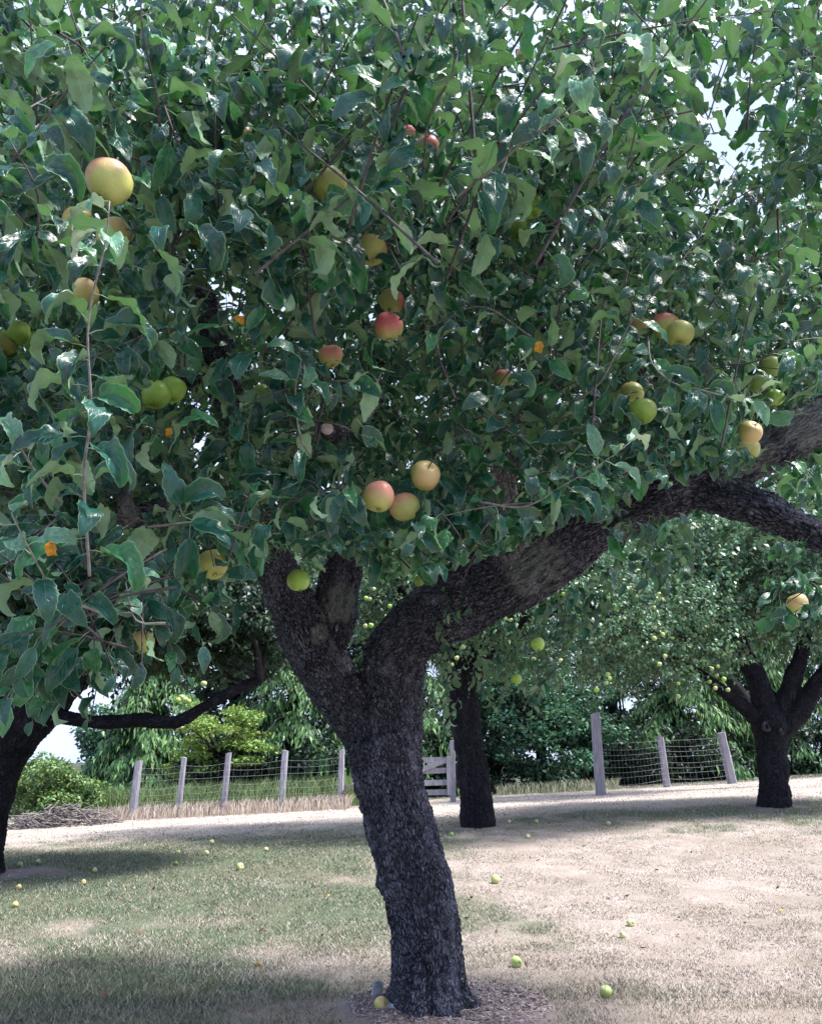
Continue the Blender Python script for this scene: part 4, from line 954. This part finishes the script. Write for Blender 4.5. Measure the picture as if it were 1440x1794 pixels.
for i, (a, b, k) in enumerate(BGA):
    lb, gp, Y_ = gl[k]
    if k == 0: lb = 'small yellow-green apple in the tree behind, ' + ('seen through the fork of the near trunk' if a < 700 else 'just under the thick right limb' if a < 1000 else 'far out above the tall gate post')
    p_ = atY(a, b, Y_ + random.uniform(-.2, .2))
    put_apple(p_, .070 * random.uniform(.8, 1.1), A_LIME if i % 3 else A_GREEN, lb, gp, parts=False, var=i)

# ------------------------------------------------------------------ vegetation beyond the fence
def leafy(name, label, base, ells, n, size, mat, seed, trunk_r=.12, flat=.0, group='trees and shrubs beyond the fence', cat='tree', shell=.5, nsub=26):
    rg = np.random.default_rng(seed); t = empty(name, base, label, cat, group)
    sub = []
    for e_ in ells:     # sub-clumps give light and dark masses
        for q in range(nsub):
            v = nrmz(rg.normal(0, 1, 3)); k = rg.uniform(.45, 1.0); c_ = np.array(e_[:3]) + v * np.array(e_[3:]) * k
            sub.append((c_, np.array(e_[3:]).mean() * rg.uniform(.2, .38)))
    cnt = rg.multinomial(n, np.array([s[1] ** 2 for s in sub]) / sum(s[1] ** 2 for s in sub)); Ps = []
    for (c_, r_), k in zip(sub, cnt):
        v = nrmz(rg.normal(0, 1, (k, 3))) * np.array([1.15, 1.15, .75 - .35 * flat]); Ps.append(c_ + v * r_ * (.6 + .5 * rg.random(k))[:, None])
    Pp = np.concatenate(Ps); k = Pp[:, 2] > gz(Pp[:, 0], Pp[:, 1]) + .02; Pp = Pp[k]; m_ = len(Pp)
    L_ = nrmz(rg.normal(0, 1, (m_, 3)) * [1, 1, .5] - np.array([0, 0, .35])); N0 = np.array([0, 0, .9]) + rg.normal(0, .6, (m_, 3)); Z_ = nrmz(N0 - (N0 * L_).sum(1)[:, None] * L_)
    R_ = np.stack([np.cross(L_, Z_), L_, Z_], -1)
    V, Qd, U, Rn = inst(FAR, np.zeros(m_, int), Pp, R_, size * rg.uniform(.6, 1.3, m_))
    o = link('crown' if cat == 'tree' else 'foliage', np_mesh('crown', V, Qd, uv=U, rnd=Rn, mat=mat), t); o['kind'] = 'stuff'
    g = Geo(); b = np.array(base, float); c0 = np.mean([e_[:3] for e_ in ells], 0)
    top_ = np.array([(b[0] + c0[0]) / 2, (b[1] + c0[1]) / 2, c0[2]])
    tube(g, [b - [0, 0, .15], b * .6 + top_ * .4 + rg.normal(0, .05, 3), top_], [trunk_r * 1.2, trunk_r, trunk_r * .6], 9, step=.3)
    me = g.mesh('trunk', BARK2); a = me.attributes.new('barkco', 'FLOAT_VECTOR', 'POINT')
    co = np.zeros(len(me.vertices) * 3, np.float32); me.vertices.foreach_get('co', co); a.data.foreach_set('vector', co)
    link('trunk' if cat == 'tree' else 'stem', me, t)
    g = Geo()
    for (c_, r_) in sub[::2]: tube(g, [b * .35 + top_ * .65, (top_ + c_) / 2 + rg.normal(0, .1, 3), c_], [trunk_r * .45, trunk_r * .25, trunk_r * .1], 4, step=.4, cap=False)
    o = link('branches', g.mesh('branches', BOUGH), t); o['kind'] = 'stuff'
    return t
def cedar(label, base, h, rad, n, seed, mat=L_CEDAR, z0=.05):
    rg = np.random.default_rng(seed); t = empty('cedar_tree', base, label, 'tree', 'trees and shrubs beyond the fence')
    b = np.array(base, float); nb = int(60 * h / 6); Ps, Ls, Zs = [], [], []; g = Geo()
    for i in range(nb):
        f = (i + rg.random()) / nb; z = z0 * h + f * (1 - z0) * h; a = i * 2.4 + rg.normal(0, .3); ln_ = rad * (1 - f) ** .75 * rg.uniform(.75, 1.2) + .15
        dr = np.array([math.cos(a), math.sin(a), 0]); k = max(5, int(n / nb * (1.4 - f)))
        u = rg.random(k) ** .7; sag = -.42 * ln_ * u ** 1.5 + .18 * ln_ * (u > .8) * (u - .8)
        side = np.array([-dr[1], dr[0], 0]); sw = rg.normal(0, .17, k) * (.4 + ln_ * .35)
        p_ = b + [0, 0, z] + dr * (u * ln_)[:, None] + side * sw[:, None]; p_[:, 2] += sag - np.abs(sw) * .5 - rg.random(k) * .32 * (.4 + .6 * u)
        Ps.append(p_); Ls.append(nrmz(dr * .35 + side * np.sign(sw)[:, None] * .3 + np.array([0, 0, -1.]) + rg.normal(0, .25, (k, 3)))); Zs.append(nrmz(dr + np.array([0, 0, .4]) + rg.normal(0, .4, (k, 3))))
        tube(g, [b + [0, 0, z], b + [0, 0, z - .1 * ln_] + dr * ln_ * .5, b + [0, 0, z - .42 * ln_] + dr * ln_], [.025, .015, .006], 4, cap=False)
    Pp = np.concatenate(Ps); L_ = np.concatenate(Ls); Z_ = np.concatenate(Zs); Z_ = nrmz(Z_ - (Z_ * L_).sum(1)[:, None] * L_); k = Pp[:, 2] > gz(Pp[:, 0], Pp[:, 1]) + .02
    Pp, L_, Z_ = Pp[k], L_[k], Z_[k]; R_ = np.stack([np.cross(L_, Z_) * .45, L_, Z_], -1)
    V, Qd, U, Rn = inst(FAR, np.zeros(len(Pp), int), Pp, R_, rg.uniform(.12, .26, len(Pp)))
    o = link('crown', np_mesh('crown', V, Qd, uv=U, rnd=Rn, mat=mat), t); o['kind'] = 'stuff'
    o = link('branches', g.mesh('branches', BOUGH), t); o['kind'] = 'stuff'
    g = Geo(); tube(g, [b - [0, 0, .2], b + [0, 0, h * .5], b + [0, 0, h * .97]], [.2, .12, .02], 10, step=.5)
    me = g.mesh('trunk', BARK2); a = me.attributes.new('barkco', 'FLOAT_VECTOR', 'POINT')
    co = np.zeros(len(me.vertices) * 3, np.float32); me.vertices.foreach_get('co', co); a.data.foreach_set('vector', co)
    link('trunk', me, t)
def gp(px, Y_, dz=0):
    x = (px - 720) / F * Y_ * math.cos(PITCH) * 1.06; return np.array([x, Y_, float(gz(x, Y_)) + dz])
cedar('green drooping cedar nearest the left-hand bush', gp(262, 24), 3.6, 1.7, 15000, 101)
cedar('drooping cedar behind the left fence posts, beside the yellow-green tree', gp(300, 25), 5.6, 2.4, 16000, 102)
cedar('drooping cedar between the yellow-green tree and the near trunk', gp(520, 24), 5.8, 2.2, 17000, 103)
cedar('cedar seen close on the left of the near trunk, low and bright', gp(592, 23.5), 3.6, 1.5, 10000, 104)
cedar('cedar showing between the near trunk and the gate', gp(735, 24.5), 6.8, 2.2, 15000, 105)
cedar('cedar with layered green sprays behind the right fence wires', gp(1165, 25.5), 6.2, 2.6, 20000, 106)
cedar('dark cedar behind the stem of the right-hand apple tree', gp(1330, 27), 8.0, 2.6, 14000, 107)
cedar('cedar beyond the fence at the right edge', gp(1470, 27), 7.5, 2.6, 13000, 108)
yb = gp(405, 22.6)
leafy('yellow_green_tree', 'small bright yellow-green tree in layered tiers behind the left fence', yb, [(yb[0], yb[1], yb[2] + 1.9, 1.15, 1.0, .85), (yb[0] + .5, yb[1], yb[2] + 1.3, 1.0, .9, .6), (yb[0] - .6, yb[1], yb[2] + 1.2, .8, .8, .6)], 11000, .085, L_YEL, 111, .08, flat=1)
tb = gp(930, 24)
leafy('broadleaf_tree', 'blue-green broadleaf tree beyond the gate with billowing foliage', tb, [(tb[0], tb[1], tb[2] + 2.1, 1.9, 1.4, 1.3), (tb[0] + 1.2, tb[1], tb[2] + 1.4, 1.1, 1, .9), (tb[0] - 1., tb[1] + .2, tb[2] + 2.6, 1.2, 1, 1.1), (tb[0] + .1, tb[1] - .2, tb[2] + .9, 1.4, 1., .8)], 19000, .12, L_TEAL, 112, .14)
for i, (px_, Y_, h_, lb) in enumerate(((215, 34, 4.2, 'dark round-topped tree furthest left in the wood'), (420, 30, 8, 'dark tree in the wood above the yellow-green tree'), (640, 30, 8.5, 'dark tree in the wood hidden mostly by the near trunk'), (860, 30, 9, 'dark tree in the wood behind the middle apple tree'),
        (1060, 30, 8.5, 'dark tree in the wood seen above the tall gate post'), (1260, 32, 9, 'dark tree in the wood behind the right fence run'), (1500, 32, 9, 'dark tree in the wood at the right edge'))):
    b_ = gp(px_, Y_)
    if i == 0: b_[0] += .6
    h_ = h_ * 1.3 if i else h_
    leafy('wood_tree', lb, b_, [(b_[0], b_[1], b_[2] + h_ * .3, 2.3, 1.8, h_ * .28), (b_[0] + .3, b_[1], b_[2] + h_ * .66, 2.5, 2, h_ * .3)] if i else [(b_[0], b_[1], b_[2] + 2.4, 1.7, 1.4, 1.9)], 20000 if i else 9000, .20, L_DARK if i != 0 else L_TEAL, 120 + i, .16)
bb = gp(118, 19.4)
leafy('leafy_bush', 'round sunny green bush at the left beside the brush pile', bb, [(bb[0] - .3, bb[1], bb[2] + .72, 1.1, .8, .72), (bb[0] + .6, bb[1] + .2, bb[2] + .55, .65, .6, .55), (bb[0] + .25, bb[1] - .35, bb[2] + .2, .6, .4, .25)], 13000, .085, L_BUSH, 131, .05, cat='bush', group=None)
ub = gp(690, 23)
for i, (a, Y_, w_, lb) in enumerate(((500, 22.8, 2.6, 'low dark undergrowth behind the left fence wires'), (1120, 24.5, 3.0, 'low dark undergrowth behind the right fence wires'), (820, 23.6, 2.6, 'low dark undergrowth behind the gate'), (1420, 25.5, 3., 'low dark undergrowth at the right edge beyond the crest'))):
    b_ = gp(a, Y_); leafy('undergrowth_shrub', lb, b_, [(b_[0], b_[1], b_[2] + .6, w_, .6, 1.0)], 14000, .12, L_DARK, 140 + i, .04, cat='shrub', nsub=40)
# brush pile
g = Geo(); bp = gp(150, 18.4)
for i in range(240):
    a = rng.uniform(0, math.pi); r_ = np.sqrt(rng.random()); c_ = bp + np.array([rng.uniform(-1.0, .95), rng.uniform(-.45, .45), 0]); c_[2] = gz(c_[0], c_[1]) + rng.random() * .42 * (1 - abs(c_[0] - bp[0]) / 1.3)
    l_ = rng.uniform(.25, .75); dv = np.array([math.cos(a), math.sin(a) * .7, rng.normal(0, .28)]) * l_
    tube(g, [c_ - dv / 2, c_ + rng.normal(0, .04, 3), c_ + dv / 2], [.013, .011, .005], 4, x=rng.random())
tag(link('brush_pile', g.mesh('brush_pile', STICK)), 'tangled pile of dead grey branches on the grass beside the round bush', 'brush pile', kind='stuff')
# tall dry grass along the fence
def tall(name, label, n, fx, c1, c2, hmin, hmax):
    x_, y_ = fx(n); h_ = rng.uniform(hmin, hmax, n); b_ = np.stack([x_, y_, gz(x_, y_)], -1); la = rng.uniform(0, 6.28, n); ln_ = h_ * rng.uniform(.1, .75, n)
    mid = b_ + np.stack([np.cos(la) * ln_ * .3, np.sin(la) * ln_ * .3, h_ * .65], -1); tp = b_ + np.stack([np.cos(la) * ln_, np.sin(la) * ln_, h_], -1)
    w_ = np.stack([np.full(n, .006), np.zeros(n), np.zeros(n)], -1)
    V = np.stack([b_ - w_, b_ + w_, mid + w_ * .8, mid - w_ * .8, tp], 1).reshape(-1, 3); i = np.arange(n)[:, None] * 5
    o = link(name, np_mesh(name, V, [i + np.array([[0, 1, 2, 3]]), i + np.array([[3, 2, 4]])], mat=simple(name, c1, c2, 12, .8, .2), rnd=np.repeat(rng.random(n), 5)))
    return tag(o, label, 'grass', kind='stuff')
def f1_(n):
    t_ = rng.random(n); a = 190 + 430 * t_; Y_ = 19.6 + rng.normal(.25, .35, n); return (a - 720) / F * Y_ * 1.02, Y_ + rng.normal(0, .1, n)
tall('tall_dry_grass', 'tall straw-coloured grass standing along the left fence', 5500, f1_, (.44, .36, .30), (.66, .56, .47), .06, .34)
def f2_(n): a = rng.uniform(190, 640, n); Y_ = 20.6 + rng.normal(.3, .4, n); return (a - 720) / F * Y_ * 1.02, Y_
tall('tall_green_grass', 'tall green grass behind the left fence', 5000, f2_, (.12, .20, .08), (.26, .33, .14), .3, .75)
def f3_(n): a = rng.uniform(860, 1060, n); Y_ = 22.2 + rng.normal(.3, .4, n); return (a - 720) / F * Y_ * 1.02, Y_
tall('weedy_grass', 'fringe of mixed dry grass beyond the middle apple tree', 1200, f3_, (.2, .26, .14), (.50, .44, .34), .05, .3)

# ------------------------------------------------------------------ fences and gate
def post_mesh(w_, h_, lean, seed, slant=0.0):
    rg = np.random.default_rng(seed); g = Geo(); n = 7; P_ = []
    cs = np.array([(-1, -1), (1, -1), (1, 1), (-1, 1)]) * .5; V = []; ch = .82
    oct_ = []
    for (a, b), (c_, d2) in zip(cs, np.roll(cs, -1, 0)): oct_ += [(a * (1 - .0) * ch + c_ * (1 - ch) * 1.0, b * ch + d2 * (1 - ch)), (a * (1 - ch) + c_ * ch, b * (1 - ch) + d2 * ch)]
    for i in range(n):
        f = i / (n - 1); off = np.array([lean[0] * f, lean[1] * f]) * h_
        for k, (a, b) in enumerate(oct_): V.append((a * w_ * (1 - .1 * f) * (1 + rg.normal(0, .03)) + off[0], b * w_ * (1 - .1 * f) * (1 + rg.normal(0, .03)) + off[1], f * h_ + (slant * a * w_ * 2 if i == n - 1 else 0) - .15 * (1 - f)))
    V.append((lean[0] * h_, lean[1] * h_, h_ + .008)); V = np.array(V); Qd = [[i * 8 + k, i * 8 + (k + 1) % 8, i * 8 + 8 + (k + 1) % 8, i * 8 + 8 + k] for i in range(n - 1) for k in range(8)]
    T_ = [[(n - 1) * 8 + k, (n - 1) * 8 + (k + 1) % 8, n * 8] for k in range(8)]
    g.add(V, Qd, T_, rg.random()); return g.mesh('post', WOODP, smooth=False)
def fence(label, posts, nw, group=None):
    """posts: (base px, base py, top px, top py, width px, Y)"""
    root = None; B = []; Tp = []
    for k, (bx_, by_, tx, ty, w_, Y_) in enumerate(posts):
        b = atY(bx_, by_, Y_); b[2] = gz(b[0], b[1]); t_ = atY(tx, ty, Y_)
        h_ = (by_ - ty) / F * Y_ * 1.02; lean = ((tx - bx_) / F * Y_ + (t_[0] - atY(bx_, ty, Y_)[0]) * 0) / h_
        if root is None: root = empty('wire_fence', b, label, 'fence', group)
        o = link('post', post_mesh(w_ / F * Y_, h_, (lean, 0), 200 + k + int(bx_), .1 * (-1) ** k), root)
        o.location = [float(v) for v in b]; B.append(b); Tp.append((h_, lean))
    stays = Geo(); nst = 0
    for k in range(len(B) - 1):
        a, b = B[k], B[k + 1]; ha, hb = Tp[k][0], Tp[k + 1][0]; hh_ = min(ha, hb, 1.15)
        pts_ = []
        for q in range(nw):
            f = .06 + .86 * q / (nw - 1); s = np.linspace(0, 1, 9)[:, None]; sag = -.03 * np.sin(s[:, 0] * math.pi) * (1 + .6 * math.sin(q * 2.1))
            A_ = a + [Tp[k][1] * f * hh_, -.07, f * hh_]; B_ = b + [Tp[k + 1][1] * f * hh_, -.07, f * hh_]
            L_ = A_ * (1 - s) + B_ * s; L_[:, 2] += sag; pts_.append(L_)
            g = Geo(); tube(g, L_, np.full(9, .0018), 4, cap=False); link('wire', g.mesh('wire', WIRE), root)
        m_ = int(np.linalg.norm(b - a) / .15)
        for q in range(1, m_):
            f = q / m_; i = f * 8; i0 = int(i); u = i - i0; col_ = [p[i0] * (1 - u) + p[min(8, i0 + 1)] * u for p in pts_]
            tube(stays, col_, np.full(nw, .0011), 3, cap=False)
    o = link('wire_stays', stays.mesh('wire_stays', WIRE), root); o['kind'] = 'stuff'
    return root
fence('left run of wire fence on weathered grey posts behind tall dry grass', [(230, 1438, 235, 1346, 12, 19.6), (311, 1426, 316, 1332, 9, 19.7), (390, 1423, 395, 1326, 10, 19.7), (492, 1414, 496, 1318, 11, 19.8), (596, 1412, 597, 1320, 10, 19.9)], 8)
fence('right run of wire fence on weathered posts with a tall square gate post', [(1053, 1400, 1051, 1269, 16, 19.6), (1169, 1376, 1163, 1295, 11, 21.6), (1284, 1369, 1271, 1288, 14, 21.9)], 9)
# gate
Yg = 19.8; gr = empty('wooden_gate', atY(793, 1416, Yg), 'grey weathered farm gate of level boards with a diagonal brace', 'gate')
def board(x1, y1, x2, y2, wpx, off, name='board'):
    a = atY(x1, y1, Yg + off); b = atY(x2, y2, Yg + off); L_ = nrmz(b - a); Z_ = np.array([0, -1., 0]); X_ = nrmz(np.cross(L_, Z_)); g = Geo()
    box(g, (a + b) / 2, (np.linalg.norm(b - a), .026, wpx / F * Yg), np.stack([L_, -Z_ * -1, X_], -1), rng.random()); link(name, g.mesh(name, WOODP, smooth=False), gr)
for yy in (1331, 1350, 1371, 1388): board(640, yy + 4, 790, yy, 9, 0)
board(640, 1386, 788, 1330, 8, -.03, 'brace'); board(786, 1325, 788, 1394, 8, -.06, 'end_stile'); board(646, 1330, 646, 1396, 8, -.06, 'end_stile')
o = link('post', post_mesh(.125, 1.28, (0, 0), 333), gr); b_ = atY(794, 1417, Yg); b_[2] = gz(b_[0], b_[1]); o.location = [float(v) for v in b_]
g = Geo(); tube(g, [atY(600, 1390, 19.6), atY(612, 1377, 19.4), atY(640, 1368, 19.3)], [.035, .03, .022], 7)
tag(link('stick', g.mesh('stick', STICK)), 'short pale pole leaning out from the last left fence post behind the trunk', 'stick')

# ------------------------------------------------------------------ things on the lawn
FA = 'fallen apples on the lawn'
FALL = [(668, 1761, 26, A_YEL, 'yellow fallen apple beside the stones at the foot of the near trunk'), (905, 1687, 20, A_LIME, 'green fallen apple right of the near trunk, at the edge of the mulch'), (1062, 1739, 22, A_LIME, 'green fallen apple lying nearest the lower right, in short green grass'),
 (1105, 1618, 14, A_PALE, 'pale fallen apple in the middle right lawn'), (868, 1541, 17, A_PALE, 'pale broken apple right of the near trunk at its mid height'), (420, 1519, 13, A_PALE, 'largest pale apple in the shaded lawn left of the trunk'), (362, 1495, 9, A_PALE, 'pale fallen apple in the shade, just below and left of another'),
 (371, 1476, 9, A_PALE, 'pale fallen apple in the shade, straight below the third fence post'), (466, 1489, 8, A_PALE, 'pale fallen apple on the lawn below the fifth fence post'), (312, 1494, 7, A_PALE, 'tiny pale fallen apple below the second fence post'), (166, 1525, 9, A_PALE, 'pale fallen apple in the darkest part of the shaded lawn'),
 (35, 1515, 9, A_PALE, 'pale fallen apple near the foot of the left-hand tree, far side'), (67, 1510, 7, A_PALE, 'tiny pale fallen apple right of the one near the left-hand tree'), (33, 1555, 10, A_YEL, 'yellow fallen apple on the bare earth of the left-hand tree'), (26, 1586, 11, A_ORG, 'orange-brown fallen apple on the lawn by the left edge'),
 (146, 1546, 9, A_YEL, 'dull yellow fallen apple in shade between the left-hand tree and the near trunk'), (308, 1514, 7, A_SHADED, 'dull small fallen apple in the shaded lawn'), (892, 1440, 6, A_PALE, 'tiny pale fallen apple just right of the middle tree stem'), (940, 1440, 7, A_PALE, 'tiny pale fallen apple second to the right of the middle tree stem'),
 (925, 1466, 8, A_PALE, 'pale fallen apple on the lawn below and right of the middle tree stem'), (1066, 1443, 8, A_PALE, 'pale fallen apple below the tall gate post'), (792, 1462, 7, A_GREEN, 'green fallen apple left of the middle tree foot'), (1091, 1641, 7, A_PALE, 'tiny pale fallen apple just below another in the right lawn'),
 (1280, 1404, 6, A_PALE, 'tiny pale fallen apple left of the right-hand tree foot'), (1110, 1410, 6, A_PALE, 'tiny pale fallen apple right of the tall gate post')]
for i, (a, b, dpx, mt, lb) in enumerate(FALL):
    p_ = ghit(a, b + dpx * .45); real = min(.10, max(.055, dpx / F * dep(p_))); p_[2] += real * .42
    put_apple(p_, real, mt, lb, FA, (random.uniform(0, 6), random.uniform(0, 6), random.uniform(0, 6)), dpx > 12, 'fallen_apple', i)
for (a, b, s_, mt, rot, lb) in ((457, 1697, .09, L_OLD, .4, 'orange fallen leaf on the lawn left of the near trunk'), (230, 1555, .08, L_OLD, 1.4, 'yellow fallen leaf on the shaded lawn'), (40, 1752, .10, None, 2.2, 'curled brown fallen leaf at the lower left'), (189, 1762, .09, None, .9, 'pinkish brown fallen leaf at the bottom left'),
        (1375, 1603, .055, L_OLD, 2.0, 'small yellow fallen leaf at the right edge of the lawn'), (578, 1575, .05, L_OLD, 3.0, 'small yellow fallen leaf left of the trunk, lower of two'), (566, 1537, .045, L_OLD, .2, 'small yellow fallen leaf left of the trunk, upper of two'), (468, 1637, .08, None, 1.1, 'dark brown fallen leaf in the middle of the left lawn'), (252, 1634, .07, None, 2.6, 'dark fallen leaf on the left lawn below the shade')):
    if mt is None:
        if 'BRN' not in globals(): BRN = leaf_mat('brown_dead_leaf', (.09, .045, .035), (.16, .08, .06), (.25, .13, .10), (.2, .12, .1), (.2, .1, .05))
        mt = BRN
    o = link('fallen_leaf', hi_mesh(5, mt)); o.location = [float(v) for v in ghit(a, b) + np.array([0, 0, .025])]; o.rotation_euler = (random.uniform(-.5, .5), random.uniform(-.5, .5), rot); o.scale = (s_,) * 3
    tag(o, lb, 'leaf', 'fallen leaves on the lawn')
for (a, b, sz_, R_, lb) in ((661, 1752, (.06, .03, .11), (.1, .15, .3), 'small grey stone slab standing upright at the foot of the near trunk'), (687, 1772, (.12, .08, .05), (.1, 0, -.3), 'flat grey stone lying against the foot of the near trunk')):
    import bmesh
    bm = bmesh.new(); bmesh.ops.create_cube(bm, size=1); bmesh.ops.scale(bm, vec=sz_, verts=bm.verts); bmesh.ops.bevel(bm, geom=bm.edges[:], offset=.008, segments=2, affect='EDGES')
    for v in bm.verts: v.co += Vector(rng.normal(0, .0015, 3))
    me = bpy.data.meshes.new('stone'); bm.to_mesh(me); bm.free(); me.materials.append(STONE)
    o = link('stone', me); p_ = ghit(a, b); o.location = (p_[0], p_[1], p_[2] + sz_[2] * .45); o.rotation_euler = R_; tag(o, lb, 'stone', 'stones at the foot of the trunk')
print('tris', sum(len(o.data.polygons) for o in S.objects if o.type == 'MESH'), 'objs', len(S.objects))
